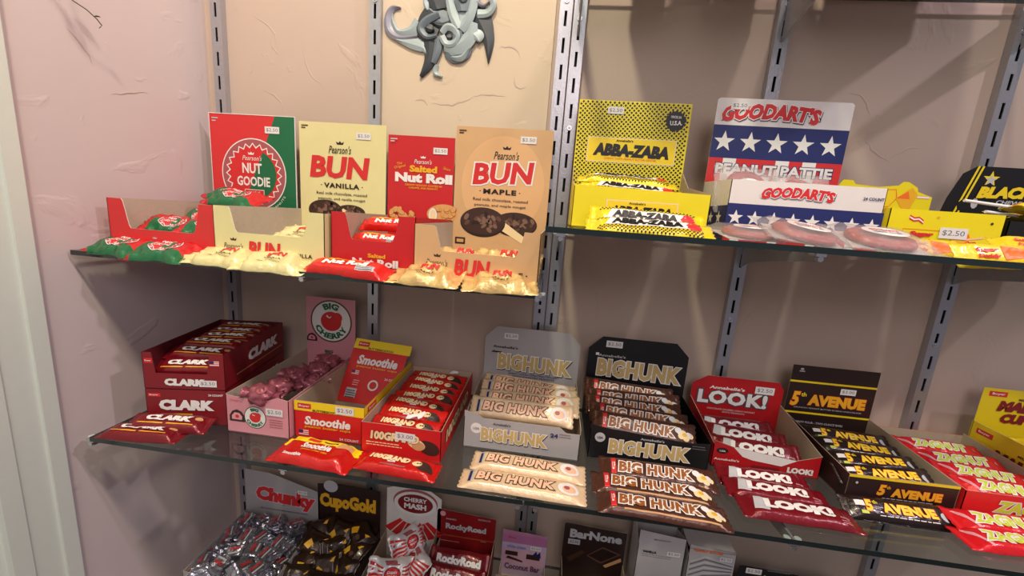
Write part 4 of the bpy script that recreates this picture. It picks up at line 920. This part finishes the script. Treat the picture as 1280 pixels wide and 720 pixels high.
# grey carton of foil cubes
W_ = .172
hp = [(0, 0), (W_, 0), (W_, .128), (.058, .158), (0, .160)]
hart = T('Chunky', .094, .100, .138, .044, RED, .07, .05, ol=ink('lilac', (.85, .78, .84)), olb=.11, rot=-.04)+T('MILK CHOCOLATE CALIFORNIA RAISINS ROASTED PEANUTS', .090, .070, .11, .003, NAVY, .01)+price(.135, .122, wd=.022)
t = thing('display_carton', 'grey carton with red rounded title holding silver foil cubes, lower left', 'display carton', (-.624, -.205, ZZ), group='cartons on the lowest shelf')
tray(t, W_, .155, .055, .06, C_SILVER, C_SILVER, hdr_poly=hp, hdr_art=hart)
def chunk(label, loc, rot, seed):
    t = thing('foil_cube', label, 'wrapped sweet', loc, rot=rot, group='silver foil cubes')
    bm = bmesh.new(); bmesh.ops.create_cube(bm, size=1); bmesh.ops.subdivide_edges(bm, edges=bm.edges[:], cuts=5, use_grid_fill=True)
    for v in bm.verts:
        tz = v.co.z+.5; k = 1-.28*tz; q = noise.noise(v.co*4+Vector((seed, 0, 0)))*.20
        v.co = Vector((v.co.x*.038*k*(1+q), v.co.y*.034*k*(1+q), tz*.020*(1+q*.6)))
    bm_obj('wrapper', bm, F_SILVER, t, False)
    art('printed_artwork', T('Chunky', 0, 0, .020, .007, RED, .05, .05)+Rc(-.010, -.009, .020, .003, LGREY), ((0, 0, .0222), (1, 0, 0), (0, 1, 0), (0, 0, 1)), t)
    return t
k0 = None; rnd = random.Random(12); cnt = 0
where = ['front row', 'second row', 'third row', 'rear row']; colw = ['leftmost', 'left of centre', 'central', 'right of centre', 'rightmost']
for layer in range(2):
    for j in range(4 if layer == 0 else 4):
        for i in range(5 if layer == 0 else 4):
            x = -.605+i*.0345+(layer*.012)+rnd.uniform(-.004, .004); y = -.190+j*.034+rnd.uniform(-.004, .004); z = ZZ+.030+layer*.020+rnd.uniform(0, .006)+j*.001
            rot = (rnd.uniform(-.5, .5), rnd.uniform(-.5, .5), rnd.uniform(0, 3))
            lab = 'silver foil cube in the %s of the %s heap, %s' % (where[j], 'upper' if layer else 'lower', colw[i])
            if k0 is None: k0 = chunk(lab, (x, y, z), rot, 3.)
            else: dup(k0, lab, (x, y, z), rot)
# dark gold-lettered carton
W_ = .140
hart = T('CupoGold', .068, .110, .126, .042, DYEL, .06, .0, ol=BROWN, olb=.11)+El(.030, .148, .016, .014, LGREY, 20)+El(.070, .060, .030, .016, DYEL, 20)+El(.070, .063, .028, .014, CHOC, 20)+El(.055, .055, .008, .006, WHITE, 10)+Pg([(.10, .04), (.135, .05), (.135, .066), (.11, .06)], BROWN)
t = thing('display_carton', 'dark brown carton with golden lettering beside the grey cube carton', 'display carton', (-.455, -.185, ZZ), group='cartons on the lowest shelf')
tray(t, W_, .135, .055, .06, C_BROWN, C_BROWN, hdr_poly=[(0, 0), (W_, 0), (W_, .152), (.05, .156), (0, .15)], hdr_art=hart)
F_DG = foil('dark_gold', (.20, .13, .09), .3)
def cupgold(label, loc, rot, seed):
    t = thing('wrapped_cup', label, 'wrapped sweet', loc, rot=rot, group='dark brown wrapped cups')
    it = Pg([(-.020, -.012), (-.008, -.016), (-.002, -.006), (-.012, .002)], DYEL)+Pg([(.010, .006), (.018, .004), (.020, .014)], DYEL)+El(.006, -.008, .006, .004, CHOC2, 10)
    wrapper(t, .060, .044, .014, F_DG, None, it, seed, .0016, fin=.008, nu=16, nv=8, flat=2.5)
    return t
k0 = None; rnd = random.Random(5)
for j in range(4):
    for i in range(3):
        p = (-.430+i*.043+rnd.uniform(-.004, .004), -.165+j*.030, ZZ+.030+j*.009+rnd.uniform(0, .008)); r = (rnd.uniform(.2, .9), rnd.uniform(-.3, .3), rnd.uniform(-.8, .8))
        lab = 'dark wrapped chocolate cup, %s in the %s of the gold-lettered carton' % (['left', 'middle', 'right'][i], where[j])
        k0 = cupgold(lab, p, r, 3) if k0 is None else (dup(k0, lab, p, r), k0)[1]
# white carton with red ribbon badge
W_ = .118
fan = []
for k in range(7):
    a0_, a1_ = PI*(1.22+.08*k)+.02, PI*(1.22+.08*(k+1))-.02
    fan += Pg([(.060+.040*math.cos(a0_), .118+.032*math.sin(a0_)), (.060+.040*math.cos(a1_), .118+.032*math.sin(a1_)), (.060+.085*math.cos(a1_), .118+.070*math.sin(a1_)), (.060+.085*math.cos(a0_), .118+.070*math.sin(a0_))], RED)
hart = fan+El(.062, .140, .048, .030, MAUVE, 30)+El(.062, .136, .046, .028, WHITE, 30)+El(.062, .136, .038, .022, MAROON, 30)+T('CHERRY', .062, .145, .050, .010, WHITE, .04)+T('MASH', .062, .130, .048, .013, WHITE, .05)
t = thing('display_carton', 'white carton with red fan and oval badge behind twisted wrappers', 'display carton', (-.300, -.200, ZZ), group='cartons on the lowest shelf')
tray(t, W_, .150, .06, .065, C_WHITE, KRAFT, hdr_poly=[(0, 0), (W_, 0), (W_, .155), (.085, .176), (.03, .176), (0, .165)], hdr_art=hart)
def mash(label, loc, rot, seed):
    t = thing('wrapped_mash', label, 'wrapped sweet', loc, rot=rot, group='white and red twisted wrappers')
    it = El(0, 0, .015, .012, MAROON, 22)+El(0, 0, .0135, .0105, RED, 22)+T('CHERRY', 0, .003, .018, .004, WHITE, .03)+T('MASH', 0, -.003, .016, .004, WHITE, .04)
    for s in (-1, 1):
        for q in range(5): it += Pg([(s*.017, -.011+q*.005), (s*.043, -.021+q*.009), (s*.043, -.015+q*.009), (s*.017, -.009+q*.005)], RED)
    for q in (-1, 1): it += Pg([(-.012, q*.014), (.012, q*.014), (.016, q*.021), (-.016, q*.021)], MAUVE)
    wrapper(t, .090, .048, .021, F_WHITE, None, it, seed, .0032, fin=.016, nu=24, nv=12, flat=2.2)
    return t
q0 = mash('white and red wrapped sweet facing out, highest in the middle of its carton', (-.245, -.150, ZZ+0.067), (.9, .1, .3), 3)
for p, r, lab in [((-.205, -.120, ZZ+0.062), (.8, -.3, -1.0), 'white and red wrapped sweet at the right wall of its carton'), ((-.262, -.190, ZZ+0.044), (.9, .2, .5), 'white and red wrapped sweet lying lower left in its carton'), ((-.212, -.185, ZZ+0.038), (.6, -.2, .3), 'white and red wrapped sweet lying lower right in its carton'),
        ((-.240, -.095, ZZ+0.082), (1.0, .2, 1.1), 'white and red wrapped sweet with its twisted end pointing up at the back'), ((-.290, -.215, ZZ+0.027), (.8, .1, -.4), 'white and red wrapped sweet hanging over the front left corner of its carton'), ((-.235, -.150, ZZ+0.027), (.5, 0, .2), 'white and red wrapped sweet buried in the middle of its carton')]:
    dup(q0, lab, p, r)
# maroon marshmallow bar carton
W_ = .124
hart = Rc(0, .072, W_, .003, ink('wave', (.65, .30, .15)))+T('RockyRoad', .062, .095, .086, .017, LGREY, .05, .0)+T("Annabelle's", .03, .114, .022, .004, LGREY, .02)+El(.012, .124, .006, .006, PINK, 16)+T('MARSHMALLOW', .100, .122, .026, .004, LGREY, .01)+Lines(.008, .060, .045, 1, .004, .001, LGREY, 2)+Lines(.095, .070, .012, 1, .004, .001, LGREY, 2)
t = thing('display_carton', 'maroon carton with a wavy line, second bar carton from the pink one below', 'display carton', (-.190, -.170, ZZ), group='cartons on the lowest shelf')
tray(t, W_, .120, .075, .08, card('maroon_red', (.55, .08, .10)), KRAFT, hdr_poly=[(0, 0), (W_, 0), (W_, .127), (.003, .134), (0, .130)], hdr_art=hart)
def rocky(label, loc, rot):
    t = thing('marshmallow_bar', label, 'candy bar', loc, rot=rot, group='maroon marshmallow bars')
    wrapper(t, .118, .040, .012, F_MAROON, None, T('RockyRoad', 0, 0, .088, .018, WHITE, .06), 71, .0007)
    return t
r0 = rocky('upper maroon marshmallow bar in its carton at the bottom edge', (-.127, -.108, ZZ+.070), (.75, 0, -.03))
dup(r0, 'maroon marshmallow bar in front of the upper one, cut by the bottom edge', (-.130, -.135, ZZ+.062), (.75, 0, -.03))
# small pink and lilac carton
W_ = .092
LIL = ink('lilac2', (.72, .45, .62)); PLIL = ink('pale_lilac', (.78, .70, .80))
hart = Rc(0, 0, W_, .100, PLIL)+Rc(0, .080, W_, .020, LIL)+T("Sifers", .02, .093, .016, .004, RED)+Rc(.004, .030, .084, .036, ink('pale_pink', (.85, .68, .74)))+Rc(.008, .050, .026, .010, CHOC)+Rc(.052, .046, .028, .012, CHOC)+Pg([(.010, .042), (.045, .036), (.045, .040), (.014, .048)], CHOC)
hart += Pg([(.064, .056), (.072, .068), (.074, .060), (.080, .068), (.082, .052)], NAVY)+T('Coconut Bar', .045, .024, .074, .014, ink('plum', (.48, .25, .38)), .04)+price(.070, .074, wd=.022)+T('white cream', .030, .072, .040, .008, ink('blue_lilac', (.55, .55, .78)), .05)
t = thing('display_carton', 'small pink and lilac carton under the two middle uprights', 'display carton', (-.050, -.120, ZZ), group='cartons on the lowest shelf')
tray(t, W_, .070, .030, .035, card('lilac', (.74, .50, .64)), KRAFT, hdr_poly=[(0, 0), (W_, 0), (W_, .105), (0, .108)], hdr_art=hart)
t = thing('display_carton', 'open kraft carton at the bottom edge before the lilac one', 'display carton', (-.052, -.215, ZZ), group='cartons on the lowest shelf')
tray(t, .105, .09, .070, .075, card('kraft', (.62, .50, .40)), KRAFT)
# brown almond bar carton
W_ = .124
hart = T('BarNone', .064, .120, .104, .020, LGREY, .05, .0)+Rc(.010, .094, .024, .012, LGREY)+T('$2.50', .022, .100, .018, .006, GREY)
hart += Pg([(.050, .072), (.080, .098), (.118, .086), (.080, .058)], CHOC2)+Pg([(.053, .073), (.080, .094), (.112, .085), (.080, .062)], DBROWN)+Pg([(.010, .060), (.040, .085), (.046, .078), (.018, .052)], BROWN)+Pg([(.085, .055), (.118, .078), (.120, .070), (.09, .050)], TAN)
t = thing('display_carton', 'dark brown carton with grey lettering below the pale bars', 'display carton', (.074, -.130, ZZ), group='cartons on the lowest shelf')
tray(t, W_, .085, .058, .062, C_BROWN, KRAFT, hdr_poly=[(0, 0), (W_, 0), (W_, .136), (.003, .142), (0, .138)], hdr_art=hart, front_art=T('BarNone', .06, .045, .08, .014, LGREY, .05))
# two white cartons
CW = card('cool_white', (.74, .72, .72))
W_ = .086
hart = T('MARICH', .042, .162, .030, .003, GREY, .02)+T('VANILLA', .022, .134, .026, .005, BLACK, .06)+Lines(.008, .127, .055, 2, .004, .001, GREY, 3)+price(.066, .136, wd=.024)+Pg([(.02, .03), (.05, .05), (.08, .048), (.08, .053), (.05, .058), (.02, .04)], GREY)
t = thing('white_box', 'white carton with a small black word, left of the two white ones below', 'display carton', (.212, -.080, ZZ), group='white cartons on the lowest shelf')
panel('front_panel', [(0, 0), (W_, 0), (W_, .170), (0, .178)], ((0, 0, 0), (1, 0, 0), (0, 0, 1), (0, -1, 0)), CW, CW, t, items=hart)
panel('side_panel', [(0, 0), (.05, 0), (.05, .150), (0, .170)], ((W_, 0, 0), (0, 1, 0), (0, 0, 1), (1, 0, 0)), CW, CW, t)
panel('side_panel', [(0, 0), (.05, 0), (.05, .150), (0, .178)], ((0, .05, 0), (0, -1, 0), (0, 0, 1), (-1, 0, 0)), CW, CW, t)
panel('back_panel', [(0, 0), (W_, 0), (W_, .182), (0, .186)], ((0, .05, 0), (1, 0, 0), (0, 0, 1), (0, -1, 0)), CW, CW, t)
W_ = .084
hart = T('PEANUT BUTTER', .034, .153, .052, .006, ORANGE, .05)+price(.066, .142, wd=.022)
rr = random.Random(8)
for k in range(9): hart += Pg([(.004, .077+k*.006), (.030, .092+k*.006), (.080, .106+k*.003), (.080, .108+k*.003), (.030, .095+k*.006), (.004, .080+k*.006)], GREY if k % 2 else SILVERINK)
t = thing('white_box', 'white carton with an orange line of type, right of the two white ones below', 'display carton', (.306, -.080, ZZ), group='white cartons on the lowest shelf')
panel('front_panel', [(0, 0), (W_, 0), (W_, .156), (0, .163)], ((0, 0, 0), (1, 0, 0), (0, 0, 1), (0, -1, 0)), CW, CW, t, items=hart)
panel('side_panel', [(0, 0), (.05, 0), (.05, .132), (0, .156)], ((W_, 0, 0), (0, 1, 0), (0, 0, 1), (1, 0, 0)), CW, CW, t)
panel('side_panel', [(0, 0), (.05, 0), (.05, .137), (0, .163)], ((0, .05, 0), (0, -1, 0), (0, 0, 1), (-1, 0, 0)), CW, CW, t)
panel('top_panel', [(0, 0), (W_, 0), (W_, .05), (0, .05)], ((0, 0, .155), (1, 0, 0), (0, 1, 0), (0, 0, 1)), CW, CW, t)
# dark cartons at the bottom right
W_ = .105
hart = price(.026, .124, wd=.028)+T('MOO', .065, .112, .04, .014, LIME, .05)+Lines(.05, .134, .04, 2, .006, .002, GREY, 3)
t = thing('display_carton', 'dark carton with a white price tag at the bottom edge', 'display carton', (.400, -.085, ZZ), group='cartons on the lowest shelf')
tray(t, W_, .08, .06, .06, C_BLACK, C_BLACK, hdr_y=.01, hdr_poly=[(0, 0), (W_, 0), (W_, .128), (.006, .132), (0, .13)], hdr_art=hart)
t = thing('display_carton', 'dark grey carton, last one in view along the bottom edge', 'display carton', (.512, -.085, ZZ), group='cartons on the lowest shelf')
tray(t, .11, .08, .06, .06, C_BLACK, C_BLACK, hdr_y=.01, hdr_poly=[(0, 0), (.11, 0), (.11, .124), (0, .126)], hdr_art=Lines(.01, .112, .08, 2, .008, .002, GREY, 3), hdr_mat=card('charcoal', (.22, .20, .22)))

# ------------------------------------------------------------------ wall ornament: grey scrollwork
def scroll(root, name, spine, wds, m, y=-.004, th=.006, n=26):
    """a flat curved blade: a smooth spine with a width at each point, raised in the middle"""
    def cat(P, t):
        k = min(int(t), len(P)-2); f = t-k; g = lambda i: P[max(0, min(len(P)-1, i))]
        a, b, c, d = g(k-1), g(k), g(k+1), g(k+2)
        return tuple(.5*((2*b[q])+(c[q]-a[q])*f+(2*a[q]-5*b[q]+4*c[q]-d[q])*f*f+(3*b[q]-a[q]-3*c[q]+d[q])*f**3) for q in range(len(b)))
    P = [(p[0], p[1], w_) for p, w_ in zip(spine, wds)]; vs = []; fs = []
    for i in range(n+1):
        t = i/n*(len(P)-1); x, z, w_ = cat(P, t); x2, z2, _ = cat(P, min(len(P)-1-1e-6, t+.02)); x1, z1, _ = cat(P, max(0, t-.02))
        d = Vector((x2-x1, z2-z1)); d = d.normalized() if d.length > 1e-9 else Vector((1, 0)); nn = Vector((-d.y, d.x)); w_ = max(w_, .0006)
        for s, yy in ((-1, 0), (-1, -th*.7), (-.3, -th), (.3, -th*.8), (1, -th*.5), (1, 0)): vs.append((x+nn.x*w_*s, y+yy, H+z+nn.y*w_*s))
    for i in range(n):
        for q in range(6): fs.append((i*6+q, i*6+(q+1) % 6, (i+1)*6+(q+1) % 6, (i+1)*6+q))
    fs.append(tuple(range(5, -1, -1))); fs.append(tuple(n*6+q for q in range(6)))
    ob = mesh_obj(name, vs, fs, m, None, smooth=False); ob.parent = root; ob.matrix_parent_inverse = root.matrix_world.inverted()
    return ob
orn = bpy.data.objects.new('wall_ornament', None); link(orn)
tag(orn, 'grey and teal scrollwork ornament hung on the wall at the top', 'wall art')
G1 = mat('ornament_pale', (.63, .69, .70), .45, .1); G2 = mat('ornament_mid', (.42, .47, .50), .45, .15); G3 = mat('ornament_dark', (.22, .24, .26), .45, .15); G4 = mat('ornament_lilac', (.55, .55, .60), .4, .2)
def px(x, z): return (x, z)
ORN = [
    ('plume', [(-.262, .345), (-.240, .332), (-.215, .318), (-.195, .300)], [.004, .014, .016, .010], G2, .0005),
    ('plume', [(-.250, .322), (-.232, .318), (-.212, .322), (-.200, .335)], [.001, .005, .006, .003], G3, .003),
    ('horn', [(-0.3088, 0.3459), (-0.3235, 0.344), (-0.3318, 0.3293), (-0.3285, 0.3099), (-0.3096, 0.299), (-0.2762, 0.3015)], [0.0004, 0.0049, 0.0065, 0.0081, 0.0073, 0.0032], G4, 0),
    ('blade', [(-0.2731, 0.321), (-0.2875, 0.3077), (-0.3116, 0.3055), (-0.3231, 0.3231), (-0.3234, 0.336)], [0.0121, 0.0089, 0.0049, 0.0032, 0.0008], G1, 0.001),
    ('blade', [(-0.3151, 0.2939), (-0.287, 0.2898), (-0.2626, 0.2823), (-0.2573, 0.2676)], [0.0024, 0.0101, 0.0089, 0.0012], G1, 0),
    ('plume', [(-0.2518, 0.3407), (-0.2604, 0.3246), (-0.2609, 0.3084), (-0.2394, 0.3025)], [0.0121, 0.0142, 0.0154, 0.0121], G3, 0.002),
    ('plume', [(-0.2371, 0.3347), (-0.2585, 0.3246), (-0.2691, 0.3114), (-0.2577, 0.2988), (-0.2394, 0.3009)], [0.0049, 0.0065, 0.0057, 0.0049, 0.0032], G2, 0.005),
    ('plume', [(-0.2600, 0.3118), (-0.256, 0.3125), (-0.249, 0.3100), (-.2445, .3085)], [0.0008, 0.0058, 0.0055, .0008], G3, 0.007),
    ('plume', [(-0.2502, 0.2957), (-0.2495, 0.2761), (-0.2543, 0.2561), (-0.2685, 0.2338)], [0.0142, 0.0129, 0.0089, 0.0024], G3, 0.001),
    ('plume', [(-0.2356, 0.2994), (-0.2384, 0.2764), (-0.245, 0.2564)], [0.0073, 0.0065, 0.004], G2, 0.003),
    ('blade', [(-0.2394, 0.2549), (-0.2415, 0.2415), (-0.2293, 0.2352)], [0.0032, 0.0049, 0.0016], G1, 0),
    ('plume', [(-0.2634, 0.3595), (-0.2613, 0.3501), (-0.2573, 0.3406)], [0.0024, 0.0049, 0.0016], G1, 0.004),
    ('plume', [(-0.2532, 0.3785), (-0.2417, 0.3599), (-0.2375, 0.3442)], [0.0162, 0.0223, 0.0121], G3, 0.001),
    ('plume', [(-0.2174, 0.3791), (-0.2183, 0.3604), (-0.2118, 0.3353), (-0.1981, 0.3133)], [0.0061, 0.0073, 0.0081, 0.0097], G1, 0.006),
    ('plume', [(-0.1749, 0.3797), (-0.1771, 0.3549), (-0.1828, 0.3296), (-0.1961, 0.3101)], [0.0081, 0.0089, 0.0081, 0.0073], G1, 0.006),
    ('plume', [(-0.1942, 0.355), (-.1942, .340), (-0.1947, 0.322), (-.196, .306)], [0.008, .0135, 0.0125, .002], G1, 0.004),
    ('plume', [(-0.1961, 0.3794), (-0.1951, 0.3608), (-0.1933, 0.3388)], [0.0142, 0.0162, 0.0089], G2, 0.008),
    ('plume', [(-0.1958, 0.3732), (-0.1944, 0.3608), (-0.1929, 0.3514)], [0.0101, 0.0105, 0.0049], G3, 0.01),
    ('curl', [(-0.2302, 0.2995), (-0.2224, 0.2884), (-0.2096, 0.2887), (-0.2029, 0.3003), (-0.2089, 0.3114), (-0.2217, 0.3143), (-0.2304, 0.3044)], [0.0057, 0.0057, 0.0057, 0.0057, 0.0057, 0.0057, 0.0049], G1, 0.006),
    ('curl', [(-0.2235, 0.3010), (-.2205, .3010), (-0.2150, 0.3), (-.2120, .2998)], [0.0008, .0062, 0.0062, .0008], G3, 0.002),
    ('plume', [(-0.1996, 0.3068), (-0.206, 0.2888), (-0.2203, 0.2835)], [0.0089, 0.0073, 0.0032], G2, 0.005),
    ('plume', [(-0.1753, 0.3234), (-0.1794, 0.3009), (-0.1985, 0.2842), (-0.2257, 0.2817)], [0.0073, 0.0113, 0.0121, 0.0057], G1, 0.004),
    ('plume', [(-0.1773, 0.2945), (-0.189, 0.2763), (-0.2086, 0.2675), (-0.2237, 0.2769)], [0.0024, 0.0105, 0.0089, 0.0049], G2, 0.001),
    ('plume', [(-0.1802, 0.2815), (-0.1939, 0.2663), (-0.2122, 0.2657)], [0.0016, 0.0049, 0.0024], G1, 0.003),
    ('plume', [(-0.1765, 0.3455), (-0.1614, 0.3301), (-0.1492, 0.3049), (-0.1463, 0.2873), (-0.1457, 0.2614)], [0.0121, 0.017, 0.0113, 0.0073, 0.0008], G3, 0),
    ('plume', [(-0.1737, 0.3075), (-0.1651, 0.3013), (-0.1628, 0.2933)], [0.0081, 0.0105, 0.0024], G1, 0.003),
    ('curl', [(-0.169, 0.3378), (-0.1514, 0.3397), (-0.1422, 0.3509), (-0.1457, 0.3617), (-0.15, 0.374)], [0.0073, 0.0065, 0.0057, 0.0057, 0.004], G1, 0.003),
    ('curl', [(-0.176, 0.3674), (-0.1701, 0.3566), (-0.1591, 0.3505), (-0.1489, 0.357)], [0.0057, 0.004, 0.0032, 0.0016], G4, 0.004),
]
for n_, sp_, wd_, m_, dy_ in ORN: scroll(orn, n_, sp_, wd_, m_, y=-.004-dy_)
# ------------------------------------------------------------------ trailing ivy tip hanging in front of the left wall
LEAF = mat('leaf_green', (.22, .42, .18), .5, var=.15); STEM = mat('stem_brown', (.35, .33, .20), .6)
t = thing('ivy_sprig', 'thin green vine tip dangling at the top left corner', 'plant', (-.672, -.238, .235))
cu = bpy.data.curves.new('vine', 'CURVE'); cu.dimensions = '3D'; cu.bevel_depth = .0007; cu.bevel_resolution = 1
sp_ = cu.splines.new('POLY'); P_ = [(0, -.012, .10), (0, -.010, .05), (0, -.004, .015), (.001, .002, .004), (.001, .018, .000), (0, .030, -.006), (0, .036, -.012)]
sp_.points.add(len(P_)-1)
for q, p in zip(sp_.points, P_): q.co = (*p, 1)
oc = bpy.data.objects.new('vine', cu); link(oc); me = bpy.data.meshes.new_from_object(oc); bpy.data.objects.remove(oc)
me.materials.clear(); me.materials.append(STEM); o = bpy.data.objects.new('stem', me); link(o); o.parent = t
rnd = random.Random(2)
for k, (p, s) in enumerate([((0, -.012, .030), .012), ((.002, -.006, .026), .011), ((-.002, -.013, .020), .010), ((0, -.004, .018), .008), ((.001, .026, -.004), .0065), ((0, .036, -.012), .006), ((0, -.010, .042), .013), ((.003, -.016, .048), .012)]):
    a = rnd.uniform(0, 6); pts = [(0, 0, 0), (s*.35, 0, s*.35), (s*.25, 0, s*.8), (0, -s*.1, s*1.1), (-s*.25, 0, s*.8), (-s*.35, 0, s*.35), (0, -s*.12, s*.5)]
    R_ = Euler((rnd.uniform(.5, 2.6), rnd.uniform(-.6, .6), a)).to_matrix()
    o = mesh_obj('leaf', [Vector(p)+R_ @ Vector(q) for q in pts], [(0, 1, 6), (1, 2, 6), (2, 3, 6), (3, 4, 6), (4, 5, 6), (5, 0, 6)], LEAF, t)
